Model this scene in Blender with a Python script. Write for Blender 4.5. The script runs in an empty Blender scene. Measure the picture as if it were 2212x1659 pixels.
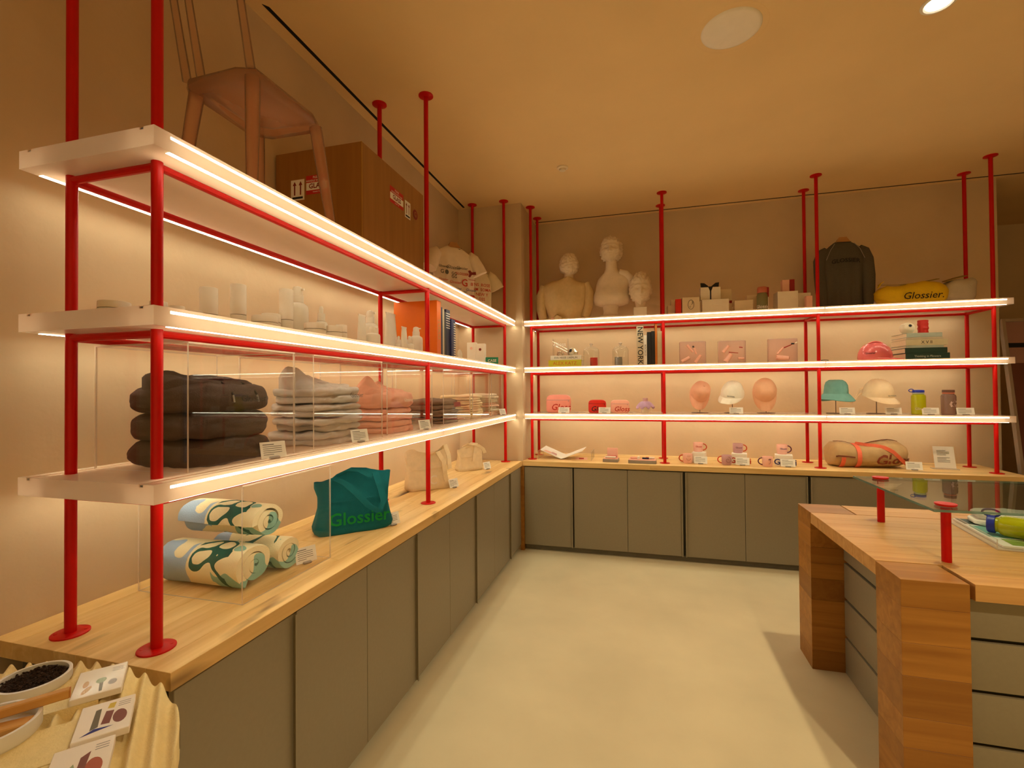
import bpy, bmesh, math, random
from mathutils import Vector, Matrix, Euler, noise as mnoise
random.seed(7)
PI = math.pi
SC = bpy.context.scene
COL = SC.collection

# ------------------------------------------------------------------ camera, world, exposure
cam_d = bpy.data.cameras.new('camera'); cam = bpy.data.objects.new('camera', cam_d); COL.objects.link(cam)
SC.camera = cam
F_PX, YAW, PITCH, ROLL = 1025.86, 0.2662, 0.0123, -0.0081
cam_d.sensor_fit = 'HORIZONTAL'; cam_d.sensor_width = 36.0; cam_d.lens = 36.0 * F_PX / 2212.0
cam_d.clip_start = 0.02
_fw = Vector((-math.sin(YAW) * math.cos(PITCH), math.cos(YAW) * math.cos(PITCH), math.sin(PITCH)))
_rt = Vector((math.cos(YAW), math.sin(YAW), 0)); _up = _rt.cross(_fw)
_r2 = _rt * math.cos(ROLL) + _up * math.sin(ROLL); _u2 = -_rt * math.sin(ROLL) + _up * math.cos(ROLL)
_m = Matrix((_r2, _u2, -_fw)).transposed().to_4x4(); _m.translation = Vector((1.298, -1.0127, 1.5856))
cam.matrix_world = _m
world = bpy.data.worlds.new('shop_ambience'); SC.world = world; world.use_nodes = True
world.node_tree.nodes['Background'].inputs[0].default_value = (1.0, 0.68, 0.22, 1)
world.node_tree.nodes['Background'].inputs[1].default_value = 0.50
SC.view_settings.view_transform = 'Standard'; SC.view_settings.look = 'None'
SC.view_settings.gamma = 1.0; SC.view_settings.use_curve_mapping = False
SC.view_settings.exposure = 0.50
LED_COL = (1.0, 0.96, 0.70)
LED_REFRACTION, LED_CORE, DOWN_W = 15.5, 8.5, 10.0

# measured room figures (metres)
H = 3.455; ZC = 0.88; S1, S2, S3, ST = 2.2812, 1.8128, 1.3479, 0.0513
D = 0.330; YM, YE = 1.7294, 3.4863; YB = 3.7131; PX = (0.2189, 1.5039, 2.8005, 4.0527)
WX, WY = -0.516, 4.243; CFX, CBY = 0.1486, 3.5666; COLX, COLY = 0.155, 3.574

# ------------------------------------------------------------------ materials
def lin(c):
    f = lambda v: (v / 12.92 if v <= .04045 else ((v + .055) / 1.055) ** 2.4)
    return tuple(f(v / 255.0) for v in c[:3]) + (1.0,)
MATS = {}
def M(name, rgb=(200, 200, 200), rough=.6, var=.06, scale=18, bump=0, bscale=60, metal=0, spec=.4, emit=0, ecol=None, alpha=1, trans=0, sheen=0):
    if name in MATS: return MATS[name]
    m = bpy.data.materials.new(name); m.use_nodes = True; nt = m.node_tree; N = nt.nodes; L = nt.links
    b = N['Principled BSDF']; col = lin(rgb)
    tc = N.new('ShaderNodeTexCoord'); nz = N.new('ShaderNodeTexNoise'); nz.inputs['Scale'].default_value = scale; nz.inputs['Detail'].default_value = 4
    L.new(tc.outputs['Object'], nz.inputs['Vector'])
    mr = N.new('ShaderNodeMapRange'); mr.inputs[1].default_value = .3; mr.inputs[2].default_value = .7
    mr.inputs[3].default_value = 1 - var; mr.inputs[4].default_value = 1 + var
    L.new(nz.outputs['Fac'], mr.inputs[0])
    mx = N.new('ShaderNodeVectorMath'); mx.operation = 'SCALE'; mx.inputs[0].default_value = col[:3]
    L.new(mr.outputs[0], mx.inputs['Scale']); L.new(mx.outputs[0], b.inputs['Base Color'])
    b.inputs['Roughness'].default_value = rough; b.inputs['Metallic'].default_value = metal
    b.inputs['Specular IOR Level'].default_value = spec
    if trans: b.inputs['Transmission Weight'].default_value = trans
    if alpha < 1: b.inputs['Alpha'].default_value = alpha
    if sheen: b.inputs['Sheen Weight'].default_value = sheen
    if emit:
        b.inputs['Emission Color'].default_value = (ecol or col[:3]) + (1,) if ecol else col
        b.inputs['Emission Strength'].default_value = emit
    if bump:
        n2 = N.new('ShaderNodeTexNoise'); n2.inputs['Scale'].default_value = bscale; n2.inputs['Detail'].default_value = 5
        L.new(tc.outputs['Object'], n2.inputs['Vector'])
        bp = N.new('ShaderNodeBump'); bp.inputs['Strength'].default_value = bump; bp.inputs['Distance'].default_value = .01
        L.new(n2.outputs['Fac'], bp.inputs['Height']); L.new(bp.outputs[0], b.inputs['Normal'])
    MATS[name] = m; return m
def wood(name, c1, c2, c3, axis, knots=True, rough=.45):
    m = bpy.data.materials.new(name); m.use_nodes = True; nt = m.node_tree; N = nt.nodes; L = nt.links; b = N['Principled BSDF']
    tc = N.new('ShaderNodeTexCoord'); oi = N.new('ShaderNodeObjectInfo')
    off = N.new('ShaderNodeVectorMath'); off.operation = 'SCALE'; off.inputs[0].default_value = (13.0, 7.0, 19.0); L.new(oi.outputs['Random'], off.inputs['Scale'])
    ad = N.new('ShaderNodeVectorMath'); ad.operation = 'ADD'; L.new(tc.outputs['Object'], ad.inputs[0]); L.new(off.outputs[0], ad.inputs[1])
    mp = N.new('ShaderNodeMapping'); s = [26.0, 26.0, 26.0]; s['xyz'.index(axis)] = 1.3; mp.inputs['Scale'].default_value = s
    L.new(ad.outputs[0], mp.inputs[0])
    nz = N.new('ShaderNodeTexNoise'); nz.inputs['Scale'].default_value = 1.0; nz.inputs['Detail'].default_value = 6; nz.inputs['Distortion'].default_value = .6
    L.new(mp.outputs[0], nz.inputs['Vector'])
    rp = N.new('ShaderNodeValToRGB'); e = rp.color_ramp.elements; e[0].position = .3; e[0].color = lin(c1); e[1].position = .72; e[1].color = lin(c2)
    L.new(nz.outputs['Fac'], rp.inputs[0])
    mx = N.new('ShaderNodeMix'); mx.data_type = 'RGBA'; mx.inputs['B'].default_value = lin(c3)
    mr = N.new('ShaderNodeMapRange'); mr.inputs[3].default_value = 0; mr.inputs[4].default_value = .55; L.new(oi.outputs['Random'], mr.inputs[0])
    L.new(mr.outputs[0], mx.inputs['Factor']); L.new(rp.outputs[0], mx.inputs['A']); last = mx.outputs['Result']
    if knots:
        mp2 = N.new('ShaderNodeMapping'); s = [14.0, 14.0, 14.0]; s['xyz'.index(axis)] = 3.2; mp2.inputs['Scale'].default_value = s; L.new(ad.outputs[0], mp2.inputs[0])
        n3 = N.new('ShaderNodeTexNoise'); n3.inputs['Scale'].default_value = .55; n3.inputs['Detail'].default_value = 3; L.new(mp2.outputs[0], n3.inputs['Vector'])
        r3 = N.new('ShaderNodeMapRange'); r3.inputs[1].default_value = .63; r3.inputs[2].default_value = .75; L.new(n3.outputs['Fac'], r3.inputs[0])
        m3 = N.new('ShaderNodeMix'); m3.data_type = 'RGBA'; m3.inputs['B'].default_value = lin((88, 52, 20)); L.new(r3.outputs[0], m3.inputs['Factor']); L.new(last, m3.inputs['A']); last = m3.outputs['Result']
    L.new(last, b.inputs['Base Color']); b.inputs['Roughness'].default_value = rough; b.inputs['Specular IOR Level'].default_value = .35
    bp = N.new('ShaderNodeBump'); bp.inputs['Strength'].default_value = .06; L.new(nz.outputs['Fac'], bp.inputs['Height']); L.new(bp.outputs[0], b.inputs['Normal'])
    MATS[name] = m; return m
def clear(name, tint=(255, 255, 255), refl=1.0, rough=.0, ior=1.45):
    m = bpy.data.materials.new(name); m.use_nodes = True; nt = m.node_tree; N = nt.nodes; L = nt.links
    N.remove(N['Principled BSDF']); out = N['Material Output']
    t = N.new('ShaderNodeBsdfTransparent'); t.inputs[0].default_value = lin(tint)
    g = N.new('ShaderNodeBsdfGlossy'); g.inputs['Roughness'].default_value = rough
    fr = N.new('ShaderNodeFresnel'); ge = N.new('ShaderNodeNewGeometry'); mi = N.new('ShaderNodeMapRange'); mi.inputs[3].default_value = ior; mi.inputs[4].default_value = 1 / ior
    L.new(ge.outputs['Backfacing'], mi.inputs[0]); L.new(mi.outputs[0], fr.inputs[0])
    ml = N.new('ShaderNodeMath'); ml.operation = 'MULTIPLY'; ml.inputs[1].default_value = refl; L.new(fr.outputs[0], ml.inputs[0])
    mx = N.new('ShaderNodeMixShader'); L.new(ml.outputs[0], mx.inputs[0]); L.new(t.outputs[0], mx.inputs[1]); L.new(g.outputs[0], mx.inputs[2]); L.new(mx.outputs[0], out.inputs[0])
    MATS[name] = m; return m
def milky(name, rgb, t=.55, clearness=0.0):
    m = bpy.data.materials.new(name); m.use_nodes = True; nt = m.node_tree; N = nt.nodes; L = nt.links
    N.remove(N['Principled BSDF']); out = N['Material Output']
    nz = N.new('ShaderNodeTexNoise'); nz.inputs['Scale'].default_value = 9; tc = N.new('ShaderNodeTexCoord'); L.new(tc.outputs['Object'], nz.inputs['Vector'])
    mr = N.new('ShaderNodeMapRange'); mr.inputs[3].default_value = .96; mr.inputs[4].default_value = 1.03; L.new(nz.outputs['Fac'], mr.inputs[0])
    sc = N.new('ShaderNodeVectorMath'); sc.operation = 'SCALE'; sc.inputs[0].default_value = lin(rgb)[:3]; L.new(mr.outputs[0], sc.inputs['Scale'])
    d = N.new('ShaderNodeBsdfDiffuse'); tr = N.new('ShaderNodeBsdfTranslucent'); L.new(sc.outputs[0], d.inputs[0]); L.new(sc.outputs[0], tr.inputs[0])
    mx = N.new('ShaderNodeMixShader'); mx.inputs[0].default_value = t; L.new(d.outputs[0], mx.inputs[1]); L.new(tr.outputs[0], mx.inputs[2]); last = mx.outputs[0]
    if clearness:
        tp = N.new('ShaderNodeBsdfTransparent'); m2 = N.new('ShaderNodeMixShader'); m2.inputs[0].default_value = clearness; L.new(last, m2.inputs[1]); L.new(tp.outputs[0], m2.inputs[2]); last = m2.outputs[0]
    g = N.new('ShaderNodeBsdfGlossy'); g.inputs['Roughness'].default_value = .25; fr = N.new('ShaderNodeFresnel'); fr.inputs[0].default_value = 1.35
    m4 = N.new('ShaderNodeMixShader'); L.new(fr.outputs[0], m4.inputs[0]); L.new(last, m4.inputs[1]); L.new(g.outputs[0], m4.inputs[2]); L.new(m4.outputs[0], out.inputs[0])
    MATS[name] = m; return m
def emitter(name, col, strength):
    m = bpy.data.materials.new(name); m.use_nodes = True; N = m.node_tree.nodes; N.remove(N['Principled BSDF'])
    e = N.new('ShaderNodeEmission'); e.inputs[0].default_value = tuple(col) + (1,); e.inputs[1].default_value = strength
    m.node_tree.links.new(e.outputs[0], N['Material Output'].inputs[0]); MATS[name] = m; return m
def blotchy(name, base, spots, scale=6.0, seeds=None):
    m = bpy.data.materials.new(name); m.use_nodes = True; nt = m.node_tree; N = nt.nodes; L = nt.links; b = N['Principled BSDF']
    tc = N.new('ShaderNodeTexCoord'); last = None; prev = lin(base)
    for i, (c, lo, s) in enumerate(spots):
        mp = N.new('ShaderNodeMapping'); mp.inputs['Location'].default_value = (3.1 * i + 1.7, 5.3 * i, 2.2 * i + .4); mp.inputs['Scale'].default_value = (s, s, s); L.new(tc.outputs['Object'], mp.inputs[0])
        nz = N.new('ShaderNodeTexNoise'); nz.inputs['Scale'].default_value = scale; nz.inputs['Detail'].default_value = .4; L.new(mp.outputs[0], nz.inputs['Vector'])
        gt = N.new('ShaderNodeMath'); gt.operation = 'GREATER_THAN'; gt.inputs[1].default_value = lo; L.new(nz.outputs['Fac'], gt.inputs[0])
        mx = N.new('ShaderNodeMix'); mx.data_type = 'RGBA'; mx.inputs['B'].default_value = lin(c); L.new(gt.outputs[0], mx.inputs['Factor'])
        if last is None: mx.inputs['A'].default_value = prev
        else: L.new(last, mx.inputs['A'])
        last = mx.outputs['Result']
    L.new(last, b.inputs['Base Color']); b.inputs['Roughness'].default_value = .95
    n2 = N.new('ShaderNodeTexNoise'); n2.inputs['Scale'].default_value = 260; L.new(tc.outputs['Object'], n2.inputs['Vector'])
    bp = N.new('ShaderNodeBump'); bp.inputs['Strength'].default_value = .35; bp.inputs['Distance'].default_value = .004; L.new(n2.outputs['Fac'], bp.inputs['Height']); L.new(bp.outputs[0], b.inputs['Normal'])
    MATS[name] = m; return m

M('plaster', (204, 178, 146), .85, .05, 3, .25, 14)
M('ceiling_paint', (230, 196, 144), .9, .03, 2, .05, 30)
M('concrete', (204, 190, 156), .75, .07, 2.2, .05, 40)
M('door_grey', (140, 128, 106), .42, .03, 60, .05, 500)
M('door_dark', (56, 52, 42), .5)
M('plinth', (120, 112, 98), .6)
M('red_paint', (196, 6, 0), .42, .03, 30, spec=.25)
M('slot_black', (8, 6, 6), .8)
wood('oak_y', (210, 170, 106), (242, 210, 150), (214, 166, 98), 'y')
wood('oak_x', (210, 170, 106), (242, 210, 150), (214, 166, 98), 'x')
wood('oak_table', (186, 136, 76), (218, 172, 108), (200, 146, 84), 'x', False)
wood('block_x', (152, 98, 34), (182, 126, 54), (116, 70, 18), 'x', False)
wood('block_y', (152, 98, 34), (182, 126, 54), (116, 70, 18), 'y', False)
wood('plywood', (146, 98, 42), (168, 116, 54), (146, 98, 42), 'z', False)
wood('stick_wood', (190, 132, 62), (218, 164, 92), (196, 140, 70), 'x', False)
milky('frosted_acrylic', (246, 214, 184), .62)
emitter('led_refraction_glow', LED_COL, LED_REFRACTION); emitter('led_core', LED_COL, LED_CORE)  # first emitter is the LED's refracted image on the acrylic, second the LED
M('aluminium', (190, 184, 176), .35, .02, metal=1)
clear('acrylic_clear', (255, 254, 253), .75); clear('acrylic_tint', (255, 254, 253), .2)
clear('glass_clear', (240, 248, 244), 1.0); clear('glass_dome', (253, 254, 253), .8); M('glass_edge', (96, 132, 122), .2, .03, alpha=.85)
M('acrylic_edge', (232, 214, 196), .3, .03, alpha=.55)
M('card_white', (236, 232, 224), .6, .02); M('ink_grey', (96, 92, 88), .8, .02); M('ink_black', (24, 22, 24), .7, .02)
M('ink_red', (190, 40, 30), .7, .03); M('ink_dark_red', (130, 40, 34), .7, .03); M('ink_white', (226, 216, 204), .7, .02)
M('ink_blue', (40, 46, 120), .7, .03); M('ink_green', (24, 120, 62), .8, .04); M('ink_yellow', (206, 176, 60), .7, .03)
M('steel', (150, 146, 142), .3, .02, metal=1); M('holder_grey', (150, 140, 132), .5)
M('white_plastic', (232, 222, 206), .5, .02); M('white_box', (236, 224, 208), .6, .02); M('cream_box', (226, 206, 176), .65, .02)
M('plaster_cast', (226, 206, 182), .85, .04, 20, .1, 90); M('shirt_beige', (214, 186, 140), .9, .05, 30, .2, 300)
M('tee_white', (232, 214, 194), .9, .03, 30, .1, 300); M('tee_cream', (226, 208, 176), .9, .03, 30, .1, 300)
M('sweat_grey', (84, 78, 68), .95, .08, 120, .2, 400); M('hanger_wood', (172, 122, 70), .5)
M('hoodie_dark', (78, 62, 54), .95, .08, 30, .3, 300); M('hoodie_grey', (196, 188, 182), .95, .05, 30, .3, 300)
M('hoodie_pink', (228, 168, 146), .95, .05, 30, .3, 300); M('tee_brown', (122, 100, 84), .95, .06, 30, .3, 300)
M('fold_cream', (236, 218, 180), .95, .04, 30, .3, 300); M('fold_pale', (226, 214, 192), .95, .05, 20, .3, 300); M('fold_blush', (230, 190, 168), .95, .04, 30, .3, 300); M('fold_stone', (206, 198, 172), .95, .05, 30, .3, 300)
M('canvas_teal', (0, 100, 110), .9, .06, 30, .25, 350); M('canvas_cream', (228, 204, 166), .9, .05, 30, .25, 350)
M('print_green', (10, 140, 60), .9, .05, 40); M('duffel_tan', (190, 156, 108), .8, .06, 20, .2, 200); M('strap_coral', (240, 116, 84), .8, .05, 60, .2, 500)
M('zip_brown', (120, 62, 36), .7); M('duffel_print', (136, 62, 40), .8, .05)
M('pink_vinyl', (238, 150, 136), .4, .03); M('pink_pale', (244, 178, 158), .4, .03); M('red_vinyl', (214, 36, 20), .4, .03); M('lavender', (196, 160, 196), .5, .05); M('clear_base', (236, 222, 196), .3, .03)
milky('pink_resin', (246, 204, 188), .5, .42); M('pink_prod', (246, 190, 172), .5, .04)
M('cap_white', (240, 232, 216), .9, .04, 20, .15, 300); M('cap_pink', (240, 180, 150), .9, .04, 20, .15, 300); M('cap_peach', (242, 188, 152), .9, .04, 20, .15, 300); M('cap_cream', (242, 214, 176), .9, .04, 20, .15, 300)
M('hat_teal', (116, 172, 166), .9, .06, 25, .2, 300); M('stand_metal', (120, 96, 84), .4, .03, metal=.6)
M('bottle_yellow', (206, 206, 20), .15, .03, trans=.35, spec=.6); M('bottle_taupe', (150, 116, 104), .2, .03, trans=.25, spec=.6); M('cap_blue', (40, 54, 168), .4); M('cap_taupe', (112, 76, 60), .5); M('bottle_print', (206, 176, 170), .5)
M('bottle_sage', (140, 134, 96), .2, .03, trans=.2); M('cap_coral', (196, 110, 84), .5); M('dark_red', (150, 20, 24), .6)
M('book_orange', (232, 112, 10), .55, .03, 12); M('gold', (190, 148, 60), .4, .05, metal=.5); M('pages', (226, 208, 172), .8, .06, 200); M('navy', (34, 34, 66), .55, .05); M('navy2', (40, 46, 96), .55, .05); M('book_white', (230, 222, 210), .6); M('book_black', (28, 26, 28), .5, .05); M('book_grey', (196, 178, 150), .6); M('book_green', (30, 58, 50), .5, .04); M('book_sage', (170, 176, 160), .6); M('book_lime', (196, 190, 40), .6); M('book_rust', (196, 112, 36), .6); M('book_tan', (206, 190, 150), .6); M('green_box', (30, 130, 96), .6)
M('yellow_bag', (226, 188, 10), .6, .06, 12, .2, 90); M('bag_lining', (150, 128, 70), .8, .06); M('bag_grey', (196, 186, 168), .6, .05, 12, .2, 90)
M('silver_foil', (216, 206, 184), .25, .1, 40, metal=.8); M('hardhat_pink', (232, 110, 112), .2, .02, spec=.6); M('cream_ball', (232, 218, 190), .5, .04); M('red_can', (196, 36, 24), .5, .06)
M('mug_pink', (238, 182, 164), .35, .02); M('mug_mauve', (196, 150, 152), .35, .02); M('handle_red', (196, 74, 40), .35, .02); M('handle_plum', (96, 40, 70), .35, .02)
milky('chair_resin', (228, 164, 128), .35, .55); milky('chair_resin_thin', (214, 150, 110), .35, .72)
M('sand_plaster', (232, 208, 150), .9, .04, 60, .3, 260); M('dish_white', (226, 220, 210), .5, .03); M('soil', (58, 38, 24), .95, .3, 140, .8, 220)
M('panel_frame', (150, 130, 112), .5, .04); M('panel_maroon', (96, 52, 44), .25, .1, 3, spec=.6); M('panel_upper', (150, 112, 104), .4, .06, 3)
M('tray_print', (226, 226, 224), .4, .05, 12); M('towel_white', (236, 234, 228), .95, .04, 40, .4, 300)
M('orange_label', (206, 60, 34), .6); M('lime_label', (120, 150, 60), .7)
blotchy('towel_print_old', (236, 224, 184), [((150, 176, 214), .62, .7), ((140, 186, 176), .60, 1.1), ((8, 92, 84), .565, 1.5)], 8.0)
def towel_mat():
    m = bpy.data.materials.new('towel_print'); m.use_nodes = True; nt = m.node_tree; N = nt.nodes; L = nt.links; b = N['Principled BSDF']
    tc = N.new('ShaderNodeTexCoord'); sx = N.new('ShaderNodeSeparateXYZ'); L.new(tc.outputs['Object'], sx.inputs[0])
    def nz(loc, sc):
        mp = N.new('ShaderNodeMapping'); mp.inputs['Location'].default_value = loc; L.new(tc.outputs['Object'], mp.inputs[0])
        n = N.new('ShaderNodeTexNoise'); n.inputs['Scale'].default_value = sc; n.inputs['Detail'].default_value = .3; L.new(mp.outputs[0], n.inputs['Vector']); return n.outputs['Fac']
    def op(o, a, c):
        q = N.new('ShaderNodeMath'); q.operation = o
        for i, v in enumerate((a, c)):
            if isinstance(v, (int, float)): q.inputs[i].default_value = v
            else: L.new(v, q.inputs[i])
        return q.outputs[0]
    def mix(a, col, fac):
        q = N.new('ShaderNodeMix'); q.data_type = 'RGBA'; q.inputs['B'].default_value = lin(col); L.new(fac, q.inputs['Factor'])
        if isinstance(a, tuple): q.inputs['A'].default_value = a
        else: L.new(a, q.inputs['A'])
        return q.outputs['Result']
    x = sx.outputs[0]
    blue = op('MULTIPLY', op('GREATER_THAN', nz((1, 2, 3), 9.0), .50), op('LESS_THAN', x, -.04))
    mint = op('MULTIPLY', op('GREATER_THAN', nz((4, 1, 7), 13.0), .58), op('GREATER_THAN', x, .07))
    loop = op('MULTIPLY', op('LESS_THAN', op('ABSOLUTE', op('SUBTRACT', nz((7, 5, 2), 11.0), .50), 0), .045), op('MULTIPLY', op('GREATER_THAN', x, -.03), op('LESS_THAN', x, .13)))
    c = mix(lin((238, 226, 188)), (158, 184, 216), blue); c = mix(c, (140, 188, 176), mint); c = mix(c, (8, 92, 82), loop)
    L.new(c, b.inputs['Base Color']); b.inputs['Roughness'].default_value = .95
    n2 = N.new('ShaderNodeTexNoise'); n2.inputs['Scale'].default_value = 260; L.new(tc.outputs['Object'], n2.inputs['Vector'])
    bp = N.new('ShaderNodeBump'); bp.inputs['Strength'].default_value = .35; bp.inputs['Distance'].default_value = .004; L.new(n2.outputs['Fac'], bp.inputs['Height']); L.new(bp.outputs[0], b.inputs['Normal'])
    MATS['towel_print'] = m
towel_mat()
blotchy('towel_edge', (232, 222, 190), [((120, 176, 166), .56, 1.4)], 12.0)

# ------------------------------------------------------------------ mesh helpers
class MB:
    def __init__(s): s.v = []; s.f = []
    def add(s, v, f):
        o = len(s.v); s.v += [tuple(p) for p in v]; s.f += [tuple(i + o for i in q) for q in f]; return s
    def box(s, a, b, bev=0):
        (x0, y0, z0), (x1, y1, z1) = a, b
        if not bev:
            return s.add([(x0, y0, z0), (x1, y0, z0), (x1, y1, z0), (x0, y1, z0), (x0, y0, z1), (x1, y0, z1), (x1, y1, z1), (x0, y1, z1)],
                         [(0, 3, 2, 1), (4, 5, 6, 7), (0, 1, 5, 4), (1, 2, 6, 5), (2, 3, 7, 6), (3, 0, 4, 7)])
        bm = bmesh.new(); bmesh.ops.create_cube(bm, size=1)
        for q in bm.verts: q.co = Vector(((x0 + x1) / 2 + q.co.x * (x1 - x0), (y0 + y1) / 2 + q.co.y * (y1 - y0), (z0 + z1) / 2 + q.co.z * (z1 - z0)))
        bmesh.ops.bevel(bm, geom=bm.edges[:], offset=bev, segments=1 if bev < .004 else 2, affect='EDGES', profile=.5)
        s.frombm(bm); return s
    def frombm(s, bm):
        bm.verts.index_update(); s.add([v.co[:] for v in bm.verts], [[v.index for v in f.verts] for f in bm.faces]); bm.free(); return s
    def lathe(s, prof, n=24, c=(0, 0, 0), sx=1, sy=1, axis='z'):
        v = []; f = []
        for r, z in prof:
            for k in range(n):
                a = 2 * PI * k / n; p = (r * math.cos(a) * sx, r * math.sin(a) * sy, z)
                if axis == 'x': p = (p[2], p[0], p[1])
                if axis == 'y': p = (p[0], p[2], p[1])
                v.append((p[0] + c[0], p[1] + c[1], p[2] + c[2]))
        for i in range(len(prof) - 1):
            for k in range(n):
                f.append((i * n + k, i * n + (k + 1) % n, (i + 1) * n + (k + 1) % n, (i + 1) * n + k))
        if prof[0][0] > 1e-5: f.append(tuple(reversed(range(n))))
        if prof[-1][0] > 1e-5: f.append(tuple(range((len(prof) - 1) * n, len(prof) * n)))
        return s.add(v, f)
    def loft(s, rings, cap=True):
        n = len(rings[0]); v = [p for r in rings for p in r]; f = []
        for i in range(len(rings) - 1):
            for k in range(n): f.append((i * n + k, i * n + (k + 1) % n, (i + 1) * n + (k + 1) % n, (i + 1) * n + k))
        if cap: f.append(tuple(reversed(range(n)))); f.append(tuple(range((len(rings) - 1) * n, len(rings) * n)))
        return s.add(v, f)
    def tube(s, pts, r, n=8, closed=False, sx=1.0):
        pts = [Vector(p) for p in pts]; rings = []; prev = None
        for i, p in enumerate(pts):
            if closed: t = pts[(i + 1) % len(pts)] - pts[i - 1]
            else: t = (pts[min(i + 1, len(pts) - 1)] - pts[max(i - 1, 0)])
            t.normalize()
            up = prev if prev is not None else (Vector((0, 0, 1)) if abs(t.z) < .9 else Vector((0, 1, 0)))
            a = t.cross(up).normalized(); b = a.cross(t).normalized(); prev = b
            rr = r[i] if isinstance(r, (list, tuple)) else r
            rings.append([tuple(p + a * rr * sx * math.cos(2 * PI * k / n) + b * rr * math.sin(2 * PI * k / n)) for k in range(n)])
        if closed: rings.append(rings[0])
        return s.loft(rings, not closed)
    def ribbon(s, pts, side, w, th):
        pts = [Vector(p) for p in pts]; rings = []
        for i, p in enumerate(pts):
            sd = Vector(side[i] if isinstance(side, list) else side).normalized()
            t = (pts[min(i + 1, len(pts) - 1)] - pts[max(i - 1, 0)]).normalized(); nn = t.cross(sd).normalized()
            rings.append([tuple(p + sd * w / 2 * a + nn * th / 2 * b) for a, b in ((-1, -1), (1, -1), (1, 1), (-1, 1))])
        return s.loft(rings)
    def prism(s, poly, z0, z1, fn=None):
        n = len(poly); fn = fn or (lambda x, y, z: (x, y, z))
        v = [fn(x, y, z0) for x, y in poly] + [fn(x, y, z1) for x, y in poly]
        f = [tuple(reversed(range(n))), tuple(range(n, 2 * n))] + [(k, (k + 1) % n, n + (k + 1) % n, n + k) for k in range(n)]
        return s.add(v, f)
def ell(cx, cy, z, rx, ry, n=28, p=2.0, rot=0):
    out = []
    for k in range(n):
        a = 2 * PI * k / n; c, d = math.cos(a), math.sin(a)
        x = math.copysign(abs(c) ** (2 / p), c) * rx; y = math.copysign(abs(d) ** (2 / p), d) * ry
        out.append((cx + x * math.cos(rot) - y * math.sin(rot), cy + x * math.sin(rot) + y * math.cos(rot), z))
    return out
def mesh(mb, smooth=None, wr=None, fix=True):
    me = bpy.data.meshes.new('shape'); me.from_pydata(mb.v, [], mb.f); me.validate(); me.update()
    if fix:
        bm = bmesh.new(); bm.from_mesh(me); bmesh.ops.recalc_face_normals(bm, faces=bm.faces); bm.to_mesh(me); bm.free(); me.update()
    if wr:
        amp, sc_, seed = wr; vs = me.vertices; new = []
        for v in vs:
            p = v.co * sc_ + Vector((seed, seed * 1.7, seed * .3))
            d = mnoise.turbulence(p, 3, False, noise_basis='PERLIN_ORIGINAL') if False else (mnoise.noise(p) + .5 * mnoise.noise(p * 2.3))
            new.append(v.co + v.normal * amp * d)
        for v, c in zip(vs, new): v.co = c
        me.update()
    if smooth is not None:
        for p in me.polygons: p.use_smooth = True
        try: me.set_sharp_from_angle(angle=math.radians(smooth))
        except Exception: pass
    return me
def obj(name, mb, mat, parent=None, loc=(0, 0, 0), rot=(0, 0, 0), smooth=None, wr=None, fix=True):
    me = mb if isinstance(mb, bpy.types.Mesh) else mesh(mb, smooth, wr, fix)
    if mat is not None:
        me.materials.clear(); me.materials.append(MATS[mat] if isinstance(mat, str) else mat)
    o = bpy.data.objects.new(name, me); COL.objects.link(o); o.location = loc; o.rotation_euler = rot
    if parent is not None: o.parent = parent
    return o
def tag(o, label, cat, group=None):
    o['label'] = label; o['category'] = cat
    if group: o['group'] = group
    return o
def thing(name, label, cat, loc=(0, 0, 0), rz=0, group=None, rot=None):
    o = bpy.data.objects.new(name, None); COL.objects.link(o); o.location = loc; o.rotation_euler = rot or (0, 0, rz); o.empty_display_size = .05
    return tag(o, label, cat, group)
def struct(name, mb, mat, **k):
    o = obj(name, mb, mat, **k); o['kind'] = 'structure'; return o
_tc = {}
def text2d(body, size, shear=0, bold=0):
    key = (body, shear, bold)
    if key not in _tc:
        cu = bpy.data.curves.new('t', 'FONT'); cu.body = body; cu.size = 1; cu.shear = shear; cu.offset = bold; cu.align_x = 'CENTER'; cu.align_y = 'CENTER'; cu.resolution_u = 2
        o = bpy.data.objects.new('t', cu); COL.objects.link(o); bpy.context.view_layer.update()
        me = bpy.data.meshes.new_from_object(o.evaluated_get(bpy.context.evaluated_depsgraph_get()))
        _tc[key] = ([(v.co.x, v.co.y) for v in me.vertices], [tuple(p.vertices) for p in me.polygons])
        bpy.data.objects.remove(o); bpy.data.curves.remove(cu); bpy.data.meshes.remove(me)
    v, f = _tc[key]; return [(x * size, y * size) for x, y in v], f
def plane(o, r, u):
    o, r, u = Vector(o), Vector(r), Vector(u); return lambda x, y: tuple(o + r * x + u * y)
def lettering(body, size, mat, parent, fn, shear=0, bold=0, name='lettering'):
    v, f = text2d(body, size, shear, bold); mb = MB(); mb.add([fn(x, y) for x, y in v], f)
    return obj(name, mb, mat, parent, fix=False)
def sheet(w, h, mat, parent, fn, name='print', off=(0, 0)):
    mb = MB(); mb.add([fn(off[0] + x, off[1] + y) for x, y in ((-w / 2, -h / 2), (w / 2, -h / 2), (w / 2, h / 2), (-w / 2, h / 2))], [(0, 1, 2, 3)])
    return obj(name, mb, mat, parent, fix=False)
def clone(root, loc=None, rot=None, label=None, group=None):
    c = root.copy(); COL.objects.link(c)
    if loc is not None: c.location = loc
    if rot is not None: c.rotation_euler = rot
    if label: c['label'] = label
    if group: c['group'] = group
    def rec(a, b):
        for ch in list(a.children):
            d = ch.copy(); COL.objects.link(d); d.parent = b; rec(ch, d)
    rec(root, c); return c
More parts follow.
